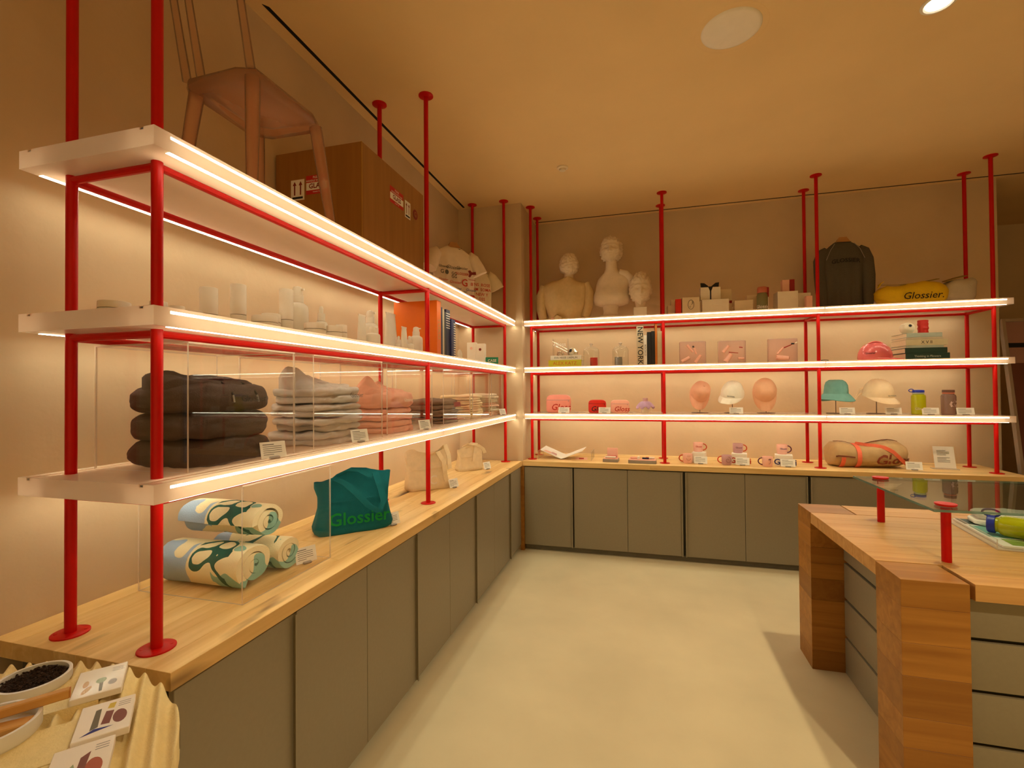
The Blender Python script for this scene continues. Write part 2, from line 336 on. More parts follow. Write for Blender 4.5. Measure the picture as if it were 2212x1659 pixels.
FX = lambda o, s=1: plane(o, (0, s, 0), (0, 0, 1))     # a print on a face whose normal is +x (reads left to right along +y)
FY = lambda o: plane(o, (1, 0, 0), (0, 0, 1))          # a print on a face whose normal is -y
SC.cycles.transparent_max_bounces = 32; SC.cycles.max_bounces = 6; SC.cycles.diffuse_bounces = 4; SC.cycles.glossy_bounces = 3
SC.cycles.use_light_tree = False
SC.cycles.sample_clamp_indirect = 6.0
# ------------------------------------------------------------------ downlights (real ceiling lamps)
def downlight(x, y, label, w=DOWN_W):
    t = thing('downlight', label, 'ceiling light', (x, y, H - .001), group='recessed ceiling downlights')
    obj('trim_ring', MB().lathe([(.058, 0), (.072, 0), (.072, -.006), (.060, -.008), (.052, .0), (.052, .02)], 28), 'white_plastic', t, smooth=40)
    obj('lens', MB().lathe([(.0, -.003), (.052, -.003)], 28), 'lamp_lens', t)
    ld = bpy.data.lights.new('downlight_lamp', 'SPOT'); ld.energy = w * 10; ld.color = (1.0, .84, .52); ld.spot_size = math.radians(124); ld.spot_blend = .8; ld.shadow_soft_size = .05
    lo = bpy.data.objects.new('lamp', ld); COL.objects.link(lo); lo.parent = t; lo.location = (0, 0, -.02)
    return t
emitter('lamp_lens', (1.0, .93, .80), 6.0)
downlight(2.715, 1.746, 'bright round recessed downlight at the top right of the ceiling')
downlight(2.715, -.95, 'round recessed downlight in the ceiling above the camera, towards the right', 16.0)


# ------------------------------------------------------------------ room shell
struct('floor', MB().box((-.7, -4.5, -.1), (7.2, 6.0, 0)), 'concrete')
struct('ceiling', MB().box((-.7, -4.5, H), (7.2, 6.0, H + .1)), 'ceiling_paint')
wl = MB().box((WX - .15, -.33, 0), (WX, COLY + .05, H)); wl.box((WX - .15, -4.5, 0), (WX, -1.35, H)); wl.box((WX - .15, -1.35, 0), (WX, -.33, .25)); wl.box((WX - .15, -1.35, 2.9), (WX, -.33, H))
struct('wall_left', wl, 'plaster')
emitter('window_daylight', (.80, .90, 1.0), 12.0)
wn = struct('window_1', MB().box((WX - .10, -.387, .25), (WX - .096, -.33, 2.9)), 'window_daylight')
wf = MB(); wf.box((WX - .11, -.361, .25), (WX - .02, -.340, 2.9)); wf.box((WX - .11, -.41, .25), (WX - .02, -.386, 2.9)); wf.box((WX - .11, -.386, .25), (WX - .02, -.33, .29)); wf.box((WX - .11, -.386, 2.86), (WX - .02, -.33, 2.9))
struct('door_1', MB().box((WX - .10, -1.35, .25), (WX - .05, -.41, 2.9)), 'door_dark')
obj('window_frame', wf, 'door_dark', wn)
struct('wall_corner', MB().box((WX - .15, COLY, 0), (COLX, WY + .15, H)), 'plaster')
struct('wall_back', MB().box((COLX, WY, 0), (4.40, WY + .15, H)), 'plaster')
struct('wall_right', MB().box((7.05, -4.5, 0), (7.2, 6.0, H)), 'plaster')
struct('wall_far', MB().box((4.25, 5.8, 0), (7.2, 6.0, H)), 'plaster')
struct('wall_return', MB().box((4.25, WY + .15, 0), (4.40, 5.8, H)), 'plaster')
s_ = MB(); s_.add([(-.4465, .86, H - .002), (-.4265, .885, H - .002), (-.4265, 3.53, H - .002), (-.4465, 3.53, H - .002), (-.4465, .86, H + .001), (-.4265, .885, H + .001), (-.4265, 3.53, H + .001), (-.4465, 3.53, H + .001)],
                  [(0, 3, 2, 1), (4, 5, 6, 7), (0, 1, 5, 4), (1, 2, 6, 5), (2, 3, 7, 6), (3, 0, 4, 7)])
struct('trim_1', s_, 'slot_black')
struct('trim_2', MB().box((.17, 4.164, H - .002), (4.6, 4.180, H + .001)), 'slot_black')
# ceiling speaker and smoke detector
t = thing('ceiling_speaker', 'large round pale speaker grille set in the ceiling', 'speaker', (1.768, 1.654, H))
obj('mounting_ring', MB().lathe([(.150, -.001), (.174, -.0015), (.178, 0)], 48), 'ceiling_paint', t, smooth=40)
obj('grille', MB().lathe([(0, -.012), (.08, -.011), (.13, -.008), (.146, -.003), (.147, 0)], 48), 'white_box', t, smooth=60)
t = thing('smoke_detector', 'small round white smoke detector on the ceiling', 'smoke detector', (.677, 2.934, H))
obj('base', MB().lathe([(.046, 0), (.046, -.012), (.04, -.016)], 28), 'cream_box', t, smooth=40)
obj('sensor_cap', MB().lathe([(.03, -.016), (.026, -.03), (0, -.032)], 24), 'cream_box', t, smooth=40)

# ------------------------------------------------------------------ cabinets and worktops
def cabinet(name, label, w, doors, loc, rz, group):
    # local: x along the run, front face at y=0 looking -y, z up
    t = thing(name, label, 'cabinet', loc, rz, group)
    obj('body', MB().box((.002, .024, .055), (w - .002, .56, .826)), 'door_dark', t)
    obj('plinth', MB().box((0, .05, 0), (w, .52, .056)), 'plinth', t)
    for a, b, hs in doors:
        d = obj('door', MB().box((a + (.011 if hs < 0 else .0016), 0, .056), (b - (.011 if hs > 0 else .0016), .02, .822), .0015), 'door_grey', t)
        if hs:
            s = 1 if hs > 0 else -1; e = b if s > 0 else a
            h = MB(); x0, x1 = sorted((e - s * .011, e - s * .0135)); h.box((x0, -.013, .056), (x1, .001, .822)); x0, x1 = sorted((e - s * .011, e - s * .022)); h.box((x0, -.0155, .056), (x1, -.013, .822), .0006)
            obj('edge_pull', h, 'door_grey', d)
    return t
GL = 'grey cabinets under the left oak worktop'; GB = 'grey cabinets under the back oak worktop'
LC = [(-.06, .388, .829), (.829, 1.305, 1.753), (1.753, 2.240, 2.682), (2.682, 3.158, 3.560)]
names = ['grey two-door cabinet nearest the camera under the left oak worktop', 'grey two-door cabinet under the teal tote bag', 'grey two-door cabinet under the larger canvas tote', 'grey two-door cabinet in the corner under the smaller canvas tote']
for (a, m_, b), lb in zip(LC, names):
    cabinet('base_cabinet', lb, b - a, [(0, m_ - a, 1), (m_ - a, b - a, 0)], (CFX - .015, a, 0), PI / 2, GL)
BCB = [(.165, .656, 1.160), (1.160, 1.660, 2.169), (2.169, 2.670, 3.175), (3.175, 3.68, 4.185)]
names = ['grey two-door cabinet in the corner under the open magazine', 'grey two-door cabinet under the two small pink mugs', 'grey two-door cabinet half hidden behind the oak display table', 'grey two-door cabinet at the right end under the duffel bag']
for (a, m_, b), lb in zip(BCB, names):
    cabinet('base_cabinet', lb, b - a, [(0, m_ - a, 1), (m_ - a, b - a, -1 if a > 1 else 0)], (a, CBY + .015, 0), 0, GB)
obj_f = struct('trim_3', MB().box((CFX - .02, 3.56, 0), (.165, 3.60, .826)), 'block_y')
def boards(parent, x0, x1, y0, y1, z0, z1, axis, rows, cuts, mat, gap=.0007):
    rng = random.Random(int((x0 + y0) * 977))
    cache = {}
    for r in range(rows):
        c = [0] + sorted(cuts[r % len(cuts)]) + [1]
        for i in range(len(c) - 1):
            if axis == 'y':
                a = (x0 + (x1 - x0) * r / rows, y0 + (y1 - y0) * c[i]); b = (x0 + (x1 - x0) * (r + 1) / rows, y0 + (y1 - y0) * c[i + 1])
            else:
                a = (x0 + (x1 - x0) * c[i], y0 + (y1 - y0) * r / rows); b = (x0 + (x1 - x0) * c[i + 1], y0 + (y1 - y0) * (r + 1) / rows)
            dz = rng.uniform(0, .0004)
            sx, sy = b[0] - a[0] - gap, b[1] - a[1] - gap; key = (round(sx, 4), round(sy, 4))
            if key not in cache: cache[key] = mesh(MB().box((0, 0, 0), (sx, sy, z1 - z0), .0008))
            obj('board', cache[key], mat, parent, (a[0], a[1], z0 - dz))
w1 = thing('worktop', 'long oak worktop running along the left wall', 'worktop')
obj('core', MB().box((WX + .002, -.0775, ZC - .045), (CFX - .002, 3.565, ZC - .004)), 'oak_y', w1)
boards(w1, WX + .001, CFX, -.0793, 3.5665, ZC - .0473, ZC, 'y', 8, [(.31, .72), (.18, .55), (.43, .83), (.27, .63), (.5,), (.36, .78), (.22, .6), (.45, .88)], 'oak_y')
w2 = thing('worktop', 'oak worktop running along the back wall under the mugs and duffel bag', 'worktop')
obj('core', MB().box((CFX + .002, CBY + .002, ZC - .045), (4.198, WY - .002, ZC - .004)), 'oak_x', w2)
boards(w2, CFX + .001, 4.20, CBY, WY - .001, ZC - .0473, ZC, 'x', 8, [(.3, .7), (.2, .58), (.44, .8), (.26, .66), (.5,), (.34, .77), (.15, .6), (.4, .85)], 'oak_x')

# ------------------------------------------------------------------ red frames
def frame(name, label, axis, stations, o0, levels):
    t = thing(name, label, 'shelf frame')
    def P(a, b, z): return (b, a, z) if axis == 'y' else (a, b, z)      # a along run, b across
    R = .0145
    pm = mesh(MB().lathe([(R, ZC + .004), (R, H - .004)], 14), 30)
    fm = mesh(MB().lathe([(.046, 0), (.046, .004), (.043, .0055), (.016, .0055)], 28), 35)
    cm = mesh(MB().lathe([(.046, 0), (.046, -.006), (.03, -.010), (.016, -.012)], 28), 35)
    sm = mesh(MB().lathe([(.0045, .0055), (.0045, .0065), (0, .0068)], 8), 35)
    cr = (o0, o0 + (-D if axis == 'y' else D))
    for s in stations:
        for c in cr:
            p = P(s, c, 0); obj('post', pm, 'red_paint', t, p)
            fl = obj('floor_flange', fm, 'red_paint', t, (p[0], p[1], ZC))
            for k in range(4): obj('screw', sm, 'red_paint', fl, (.034 * math.cos(PI / 4 + k * PI / 2), .034 * math.sin(PI / 4 + k * PI / 2), 0))
            obj('ceiling_flange', cm, 'red_paint', t, (p[0], p[1], H))
    for z in levels:
        zz = z - ST - .0125
        for i in range(len(stations) - 1):
            for c in cr: obj('rail', MB().tube([P(stations[i], c, zz), P(stations[i + 1], c, zz)], .0115, 10), 'red_paint', t, smooth=30)
        for s in stations: obj('cross_rail', MB().tube([P(s, cr[0], zz), P(s, cr[1], zz)], .0115, 10), 'red_paint', t, smooth=30)
    return t
frame('shelf_frame', 'red tubular shelf frame standing on the left worktop', 'y', (0, YM, YE), 0, (S1, S2, S3))
frame('shelf_frame', 'red tubular shelf frame standing on the back worktop', 'x', PX, YB, (S1, S2, S3))

# ------------------------------------------------------------------ glowing acrylic shelves
def shelf(label, axis, a0, a1, f, b, z, group, ends=(1, 1)):
    # f: front coordinate (aisle edge), b: back coordinate, along a0..a1
    t = thing('acrylic_shelf', label, 'shelf', group=group)
    sg = 1 if b > f else -1
    def P(a, c, zz): return (c, a, zz) if axis == 'y' else (a, c, zz)
    g0, g1 = f + sg * .042, b - sg * .042; w = .006; zt, zb = z, z - ST; gd = .007
    prof = [(f, zb), (b, zb), (b, zt), (g1 + sg * w, zt), (g1 + sg * w, zt - gd), (g1 - sg * w, zt - gd), (g1 - sg * w, zt), (g0 + sg * w, zt), (g0 + sg * w, zt - gd), (g0 - sg * w, zt - gd), (g0 - sg * w, zt), (f, zt)]
    mb = MB(); n = len(prof)
    v = [P(a0, c, q) for c, q in prof] + [P(a1, c, q) for c, q in prof]
    fc = [(k, (k + 1) % n, n + (k + 1) % n, n + k) for k in range(n)] + [(0, 1, 2, 3, 4, 5), (0, 5, 6, 7, 8), (0, 8, 9, 10, 11)] + [tuple(n + i for i in q) for q in ((0, 1, 2, 3, 4, 5), (0, 5, 6, 7, 8), (0, 8, 9, 10, 11))]
    mb.add(v, fc); obj('panel', mb, 'frosted_acrylic', t)
    e0 = a0 + (.045 if ends[0] else .004); e1 = a1 - (.045 if ends[1] else .004)
    def bar(nm, c0, c1, z0, z1, mat, x0=e0, x1=e1):
        p, q = P(x0, min(c0, c1), z0), P(x1, max(c0, c1), z1); obj(nm, MB().box(tuple(map(min, zip(p, q))), tuple(map(max, zip(p, q)))), mat, t)
    for g in (g0, g1):
        bar('led_channel', g - .0045, g + .0045, zt - .0069, zt - .002, 'aluminium', a0 + .001, a1 - .001)
        bar('led_strip', g - .004, g + .004, zt - .016, zt - .012, 'led_core')
    e = .0004
    bar('added_glow_shield', f + sg * .0006, f - sg * e, zt - .0175, zt - .0090, 'card_white'); bar('led_refraction_line', f - sg * e, f - sg * .001, zt - .0165, zt - .0100, 'led_refraction_glow')  # added strip glowing as the LED's refracted image on the front face
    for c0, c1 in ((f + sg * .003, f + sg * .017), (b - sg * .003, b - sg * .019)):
        bar('added_glow_shield', min(c0, c1) - .001, max(c0, c1) + .001, zb - e, zb + .0006, 'card_white'); bar('led_refraction_line', c0, c1, zb - .001, zb - e, 'led_refraction_glow')  # underside glow strips; added white backing stops their light entering the panel
    return t
GS = 'glowing acrylic shelves along the left wall'; GS2 = 'glowing acrylic shelves along the back wall'
for z, w4 in ((S1, ('under the wooden crate', 'under the white t-shirts', 'under the white busts', 'under the yellow bag')),
              (S2, ('under the white bottles', 'under the striped books', 'under the glass bell jars', 'under the pink hard hat')),
              (S3, ('under the charcoal hoodies', 'under the cream folded tops', 'under the pouches', 'under the bucket hat'))):
    shelf(f'glowing frosted acrylic shelf on the left wall {w4[0]}', 'y', -.0767, 1.7755, .0872, -.4173, z, GS, (1, 0))
    shelf(f'glowing frosted acrylic shelf on the left wall {w4[1]}', 'y', 1.7765, 3.566, .0872, -.4173, z, GS, (0, 0))
    shelf(f'glowing frosted acrylic shelf on the back wall {w4[2]}', 'x', .162, 2.8255, YB - .0872, YB + .4173, z, GS2, (0, 0))
    shelf(f'glowing frosted acrylic shelf on the back wall {w4[3]}', 'x', 2.8265, 4.133, YB - .0872, YB + .4173, z, GS2, (0, 1))

# ------------------------------------------------------------------ oak display table with glass riser
t = thing('display_table', 'chunky oak display table with grey drawers in the right foreground', 'table')
def block_leg(x0, x1, y0, y1, seed):
    l = obj('leg', MB().box((x0 + .003, y0 + .003, .002), (x1 - .003, y1 - .003, ZC - .002)), 'block_x', t)
    rng = random.Random(seed); z = 0
    hs = [.11, .085, .12, .095, .10, .13, .09, .15]
    rng.shuffle(hs); k = ZC / sum(hs)
    for h in hs:
        obj('board', MB().box((x0, y0, z + .0003), (x1, y1, z + h * k - .0003), .0008), 'block_x' if rng.random() < .7 else 'block_y', l); z += h * k
block_leg(2.210, 2.432, 2.030, 2.246, 3); block_leg(2.207, 2.416, 1.050, 1.244, 5)
tp = obj('tabletop', MB().box((2.215, 1.256, ZC - .058), (3.9, 2.02, ZC - .004)), 'block_x', t)
boards(tp, 2.210, 3.90, 1.252, 2.024, ZC - .06, ZC, 'x', 7, [(.45,), (.6,), (.35, .8), (.52,), (.28, .7)], 'oak_table')
boards(tp, 2.440, 3.90, 2.032, 2.246, ZC - .06, ZC, 'x', 2, [(.5,), (.3,)], 'oak_table')
boards(tp, 2.436, 3.90, 1.058, 1.250, ZC - .06, ZC, 'x', 2, [(.4,), (.62,)], 'oak_table')
obj('carcass', MB().box((2.392, 1.124, .0), (3.86, 2.20, ZC - .06)), 'door_dark', t)
for a, b in ((.004, .198), (.212, .406), (.420, .612), (.626, .812)):
    d = obj('drawer', MB().box((2.37, 1.256, a), (2.390, 2.026, b), .004), 'door_grey', t, smooth=30)
for a, b in ((.004, .090), (.104, .280), (.294, .470), (.484, .658), (.672, .812)):
    d = obj('drawer', MB().box((2.440, 1.10, a), (3.86, 1.122, b), .004), 'door_grey', t, smooth=30)
def pane(name, a, b, parent, thin, face='acrylic_clear', edge='acrylic_edge'):
    me = mesh(MB().box(a, b)); me.materials.clear(); me.materials.append(MATS[face]); me.materials.append(MATS[edge])
    for p in me.polygons: p.material_index = 0 if abs(p.normal[thin]) > .9 else 1
    return obj(name, me, None, parent)
g = thing('glass_riser', 'clear glass riser shelf on short red posts over the oak table', 'glass shelf')
pane('glass_top', (2.398, 1.222, 1.094), (3.30, 1.962, 1.104), g, 2, 'glass_clear', 'glass_edge')
for x, y in ((2.500, 1.90), (2.476, 1.300), (3.2, 1.9), (3.2, 1.3)):
    p_ = obj('post', MB().lathe([(.0165, ZC), (.0165, 1.094)], 16), 'red_paint', g, (x, y, 0), smooth=30)
    obj('cap', MB().lathe([(.0165, 1.104), (.033, 1.105), (.036, 1.109), (.036, 1.114), (.0, 1.115)], 24), 'red_paint', p_, smooth=35)

# ------------------------------------------------------------------ acrylic covers
def cover(label, x0, x1, y0, y1, z0, z1, group, th=.005):
    t = thing('acrylic_cover', label, 'display case', ((x0 + x1) / 2, (y0 + y1) / 2, z0), group=group)
    a, b, h = (x1 - x0) / 2, (y1 - y0) / 2, z1 - z0
    pane('front_panel', (a - th, -b, 0), (a, b, h - th), t, 0); pane('back_panel', (-a, -b, 0), (-a + th, b, h - th), t, 0, 'acrylic_tint')
    pane('side_panel', (-a + th, -b, 0), (a - th, -b + th, h - th), t, 1); pane('side_panel', (-a + th, b - th, 0), (a - th, b, h - th), t, 1, 'acrylic_tint')
    pane('top_panel', (-a, -b, h - th), (a, b, h), t, 2, 'acrylic_tint')
    return t
GC = 'clear acrylic covers on the bottom left shelf'
cover('clear acrylic cover over the charcoal hoodies', -.365, .012, .085, .53, S3 + .0005, 1.736, GC)
cover('clear acrylic cover over the pale grey hoodies', -.365, .012, .64, 1.17, S3 + .0005, 1.736, GC)
cover('clear acrylic cover over the pink hoodies', -.312, -.018, 1.27, 1.84, S3 + .0005, 1.736, GC)
cover('clear acrylic cover over the brown folded tops', -.39, -.022, 2.03, 2.56, S3 + .0005, 1.736, GC)
cover('clear acrylic cover over the cream folded tops', -.39, -.022, 2.62, 3.06, S3 + .0005, 1.736, GC)
cover('clear acrylic cover over the pale tops, farthest from the camera', -.39, -.022, 3.12, 3.45, S3 + .0005, 1.736, GC)
cover('large clear acrylic cover over the rolled towels on the left worktop', -.44, .018, .275, .737, ZC + .0005, 1.275, None)

# ------------------------------------------------------------------ small printed cards on stands
def card(label, x, y, z, rz, w=.10, h=.068, group='small white price cards', name='info_card'):
    t = thing(name, label, 'card', (x, y, z), rz, group)
    tl = math.radians(16); up = (0, math.sin(tl), math.cos(tl)); nn = Vector((0, -math.cos(tl), math.sin(tl)))
    mb = MB(); v = []
    for d in (0, -.0016):
        for a, b in ((-w / 2, .004), (w / 2, .004), (w / 2, h), (-w / 2, h)): v.append(tuple(Vector((a, up[1] * b, up[2] * b)) + nn * d))
    mb.add(v, [(0, 1, 2, 3), (7, 6, 5, 4), (0, 4, 5, 1), (1, 5, 6, 2), (2, 6, 7, 3), (3, 7, 4, 0)]); c = obj('card', mb, 'card_white', t)
    pr = MB(); f = plane(nn * .0004, (1, 0, 0), up)
    for i in range(6):
        yy = h * (.84 - .115 * i); ln = w * (.44 if i == 0 else (.74 if i < 5 else .4)); th = h * (.03 if i else .045)
        pr.add([f(-w * .40, yy - th / 2), f(-w * .40 + ln, yy - th / 2), f(-w * .40 + ln, yy + th / 2), f(-w * .40, yy + th / 2)], [(0, 1, 2, 3)])
    obj('printed_text', pr, 'ink_grey', c, fix=False)
    obj('holder', MB().box((-w * .2, -.010, 0), (w * .2, .012, .009), .003), 'holder_grey', t, smooth=40)
    return t
RL = math.radians(66)
for x, y, lb in ((.038, .395, 'white card on the shelf in front of the charcoal hoodies'), (.040, .93, 'white card on the shelf in front of the pale grey hoodies'),
                 (.034, 1.63, 'white card on the shelf in front of the brown folded tops'), (.036, 3.30, 'white card on the shelf in front of the farthest pale tops')):
    card(lb, x, y, S3, RL, .088, .062)
for x, y, lb in ((-.035, .655, 'white card inside the big acrylic cover beside the rolled towels'), (.035, 1.235, 'white card standing beside the teal tote bag'),
                 (-.015, 2.20, 'white card standing beside the larger canvas tote'), (-.03, 3.02, 'white card standing beside the smaller canvas tote')):
    card(lb, x, y, ZC, RL, .088, .066)
for x, y, lb in ((.545, 3.70, 'white card in front of the large pink pouch'), (.945, 3.70, 'white card in front of the red pouch'), (2.135, 3.74, 'white card in front of the white cap stand'),
                 (3.03, 3.76, 'white card in front of the teal bucket hat stand'), (3.375, 3.76, 'white card in front of the cream cap stand'), (3.625, 3.73, 'white card in front of the yellow water bottle'), (3.865, 3.73, 'white card in front of the taupe water bottle')):
    card(lb, x, y, S3, -.12, .115, .062)
for x, y, lb in ((1.822, 3.725, 'white card in front of the leftmost white mug box'), (2.178, 3.72, 'white card in front of the mug box with the red letters'), (2.545, 3.70, 'white card in front of the mug box with the dark blue letters'), (3.51, 3.745, 'white card on the worktop right of the tan duffel bag')):
    card(lb, x, y, ZC, -.1, .115, .072)

# ------------------------------------------------------------------ folded garments on the bottom left shelf
_fold = {}
def fold_mesh(w, d, h, seed, amp=.010):
    key = (w, d, h, seed)
    if key not in _fold:
        rings = []; rng = random.Random(seed); L_ = 1 if h > .082 else 2; K = 28
        offs = [(rng.uniform(-.03, .03) * w, rng.uniform(-.03, .02) * d, rng.uniform(.93, 1.03), rng.uniform(0, 9)) for _ in range(L_ + 1)]
        for i in range(K + 1):
            t = i / K; lt = t * L_; li = min(int(lt), L_ - 1); ft = lt - li
            e = max(0.0, 1 - abs(2 * ft - 1) ** 2.6) ** .5; ox, oy, sc_, ph = offs[li]
            k = ((.90 + .10 * e) if L_ > 1 else (.80 + .20 * e)) * sc_
            if i == 0: k *= .93
            if i == K: k = .80
            if i == K - 1: k *= .965
            r = []
            for (x, y, z) in ell(ox, oy, 0, w / 2 * k, d / 2 * k, 84, 3.6):
                q = Vector((x * 9 + ph, y * 9, li * 3.7 + seed)); n1 = mnoise.noise(q); n2 = mnoise.noise(q * 2.1 + Vector((0, 0, t * 4)))
                kk = 1 + .05 * n1 + .03 * n2
                sag = h * (.16 * (abs(x) / (w / 2)) ** 3 + .05 * n1) * t
                r.append((x * kk, y * kk, max(0.0, t * h - sag)))
            rings.append(r)
        top = rings[-1]; cx = sum(p[0] for p in top) / len(top); cy = sum(p[1] for p in top) / len(top)
        for q_ in (.72, .42, .12):
            rings.append([(cx + (p[0] - cx) * q_, cy + (p[1] - cy) * q_, h * (1.02 + .05 * (1 - q_)) + h * .14 * mnoise.noise(Vector((p[0] * q_ * 11 + seed, p[1] * q_ * 11, 2)))) for p in top])
        me = mesh(MB().loft(rings), 80, (amp * .9, 15.0, seed * 3.3))
        for v in me.vertices: v.co.z = max(0.0, v.co.z)
        _fold[key] = me
    return _fold[key]
def hood_mb(w, d, h, seed, peaks):
    nx, ny = 46, 34; v = []; f = []
    def hz_(x, y):
        e = max(0, 1 - (abs(x) / (w * .46)) ** 4 - (abs(y - d * .06) / (d * .40)) ** 4)
        z = 0
        for px, py, a_, sx, sy in peaks: z = max(z, a_ * math.exp(-((x - px * w) / (sx * w)) ** 2 - ((y - py * d) / (sy * d)) ** 2))
        fold_ = .008 * math.sin(60 * x + 25 * y + 4 * mnoise.noise(Vector((x * 14, y * 14, seed)))) + .012 * mnoise.noise(Vector((x * 22, y * 22, seed)))
        return h * .90 + (.020 + z + fold_ * (.4 + z * 14)) * min(1, e * 2.2) ** .5 - (.02 if e <= 0 else 0)
    for j in range(ny + 1):
        for i in range(nx + 1):
            p_, q_ = 2 * i / nx - 1, 2 * j / ny - 1; x = p_ * math.sqrt(1 - q_ * q_ * .42) * w * .46; y = d * .06 + q_ * math.sqrt(1 - p_ * p_ * .42) * d * .40
            v.append((x, y, hz_(x, y)))
    n = len(v); v += [(x, y, h * .55) for x, y, _ in v]
    for j in range(ny):
        for i in range(nx):
            a_ = j * (nx + 1) + i; f.append((a_, a_ + 1, a_ + nx + 2, a_ + nx + 1)); f.append((n + a_ + nx + 1, n + a_ + nx + 2, n + a_ + 1, n + a_))
    bd = [i for i in range(nx + 1)] + [j * (nx + 1) + nx for j in range(1, ny + 1)] + [ny * (nx + 1) + i for i in range(nx - 1, -1, -1)] + [j * (nx + 1) for j in range(ny - 1, 0, -1)]
    for a_, b_ in zip(bd, bd[1:] + bd[:1]): f.append((b_, a_, n + a_, n + b_))
    return MB().add(v, f)
def folded(name, label, cat, mat, x, y, z, w, d, h, seed, rz=PI / 2, group=None, hood=False, string='hoodie_dark', text=None, tmat='ink_grey', amp=.010):
    t = thing(name, label, cat, (x, y, z), rz + random.Random(seed).uniform(-.05, .05), group)
    obj('folded_body', fold_mesh(w, d, h, seed, amp).copy(), mat, t)
    if hood:
        obj('hood', hood_mb(w, d, h, seed, hood), mat, t, smooth=75)
        for s in (-1, 1):
            p = [(s * .012, -d * .02, h + .014), (s * .03, -d * .12, h + .012), (s * .045, -d * .28, h * .97), (s * .05, -d * .42, h * .80)]
            st = obj('drawstring', MB().tube(p, .0032, 6), string, t, smooth=60)
            obj('aglet', MB().tube([p[-1], (s * .051, -d * .455, h * .66)], .0034, 6), 'steel', st, smooth=60)
        loop = [(.045 * math.cos(a) * 1.0 - .01, -d * .06 + .016 * math.sin(a), h + .018) for a in [2 * PI * k / 14 for k in range(14)]]
        obj('bow', MB().tube(loop, .0032, 6, True), string, t, smooth=60)
    if text: lettering(text, .032, tmat, t, plane((.05, -d / 2 - .004, h * .48), (1, 0, 0), (0, .25, .97)), bold=.01)
    return t
GH = 'folded tops on the bottom left shelf'
z = S3
for i, (h, lb) in enumerate(((.088, 'charcoal folded hoodie at the bottom of its stack'), (.088, 'charcoal folded hoodie in the middle of its stack'), (.092, 'charcoal folded hoodie with tied drawstring on top of its stack'))):
    folded('folded_hoodie', lb, 'hoodie', 'hoodie_dark', -.175, .305, z, .36, .325, h, 11 + i, group=GH, hood=False, text='Glossier' if i == 2 else None, tmat='ink_black'); z += h * .97
top = [o for o in bpy.data.objects if o.get('label', '').startswith('charcoal folded hoodie with')][0]
w, d, h = .36, .325, .092
obj('hood', hood_mb(w, d, h, 5, ((-.24, .16, .030, .26, .3), (.14, .14, .026, .26, .3))), 'hoodie_dark', top, smooth=75)
for s in (-1, 1):
    p = [(.02 + s * .008, -d * .16, h + .016), (.02 + s * .04, -d * .30, h + .008), (.02 + s * .05, -d * .44, h * .86), (.02 + s * .05, -d * .49, h * .62)]
    st = obj('drawstring', MB().tube(p, .0036, 6), 'ink_black', top, smooth=60)
    obj('aglet', MB().tube([p[-1], (.02 + s * .051, -d * .51, h * .36)], .0032, 6), 'steel', st, smooth=60)
    lp = [(.02 + s * (.03 + .028 * math.cos(a)), -d * .18 + .014 * math.sin(a), h + .018) for a in [2 * PI * k / 12 for k in range(12)]]
    obj('bow', MB().tube(lp, .0036, 6, True), 'ink_black', top, smooth=60)
z = S3
for i, (h, lb) in enumerate(((.062, 'pale grey folded hoodie at the bottom of its stack'), (.066, 'pale grey folded hoodie, third from the top of its stack'), (.06, 'pale grey folded hoodie, second from the top of its stack'), (.075, 'pale grey folded hoodie with raised hood on top of its stack'))):
    folded('folded_hoodie', lb, 'hoodie', 'hoodie_grey', -.175 + .004 * i, .900, z, .345, .33, h, 21 + i, group=GH, hood=((-.27, .22, .075, .17, .22), (.16, .30, .055, .12, .12), (-.02, .18, .03, .3, .2)) if i == 3 else False, string='ink_grey', text='Glossier' if i == 3 else None, amp=.012); z += h * .97
z = S3
for i, (h, lb) in enumerate(((.072, 'pink folded hoodie at the bottom of its stack'), (.072, 'pink folded hoodie in the middle of its stack'), (.092, 'pink folded hoodie with raised hood on top of its stack'))):
    folded('folded_hoodie', lb, 'hoodie', 'hoodie_pink', -.165, 1.475, z, .36, .27, h, 31 + i, group=GH, hood=((-.22, .20, .075, .14, .20), (.16, .26, .06, .10, .14), (-.02, .12, .03, .3, .2)) if i == 2 else False, string='hoodie_pink', text='Glossier' if i == 2 else None, tmat='tee_white', amp=.011); z += h * .97
z = S3
for i, (h, lb) in enumerate(((.048, 'brown folded top at the bottom of its stack'), (.052, 'brown folded top in the middle of its stack'), (.075, 'brown folded top with dark red print on top of its stack'))):
    tt = folded('folded_shirt', lb, 'top', 'tee_brown', -.20, 2.24, z, .34, .33, h, 41 + i, group=GH, amp=.009); z += h * .97
    if i == 2: sheet(.12, .034, 'ink_dark_red', tt, plane((.06, -.170, h * .5), (1, 0, 0), (0, .2, .98)))
z = S3
for i in range(5):
    h = .04; lb = ('cream folded top at the bottom of the five-high cream stack', 'cream folded top, second from the bottom of the cream stack', 'cream folded top in the middle of the five-high cream stack', 'cream folded top, second from the top of the cream stack', 'cream folded top on top of the five-high cream stack')[i]
    folded('folded_shirt', lb, 'top', 'fold_cream', -.20, 2.80, z, .33, .33, h, 51 + i, group=GH, amp=.008); z += h * .97
z = S3
for i, (m_, lb) in enumerate((('fold_blush', 'blush folded top at the bottom of the farthest stack'), ('fold_stone', 'stone folded top, second from the bottom of the farthest stack'), ('fold_blush', 'blush folded top in the middle of the farthest stack'), ('fold_stone', 'stone folded top, second from the top of the farthest stack'), ('fold_pale', 'pale folded top on top of the farthest stack'))):
    folded('folded_shirt', lb, 'top', m_, -.20, 3.285, z, .28, .33, .041, 61 + i, group=GH, amp=.008); z += .04

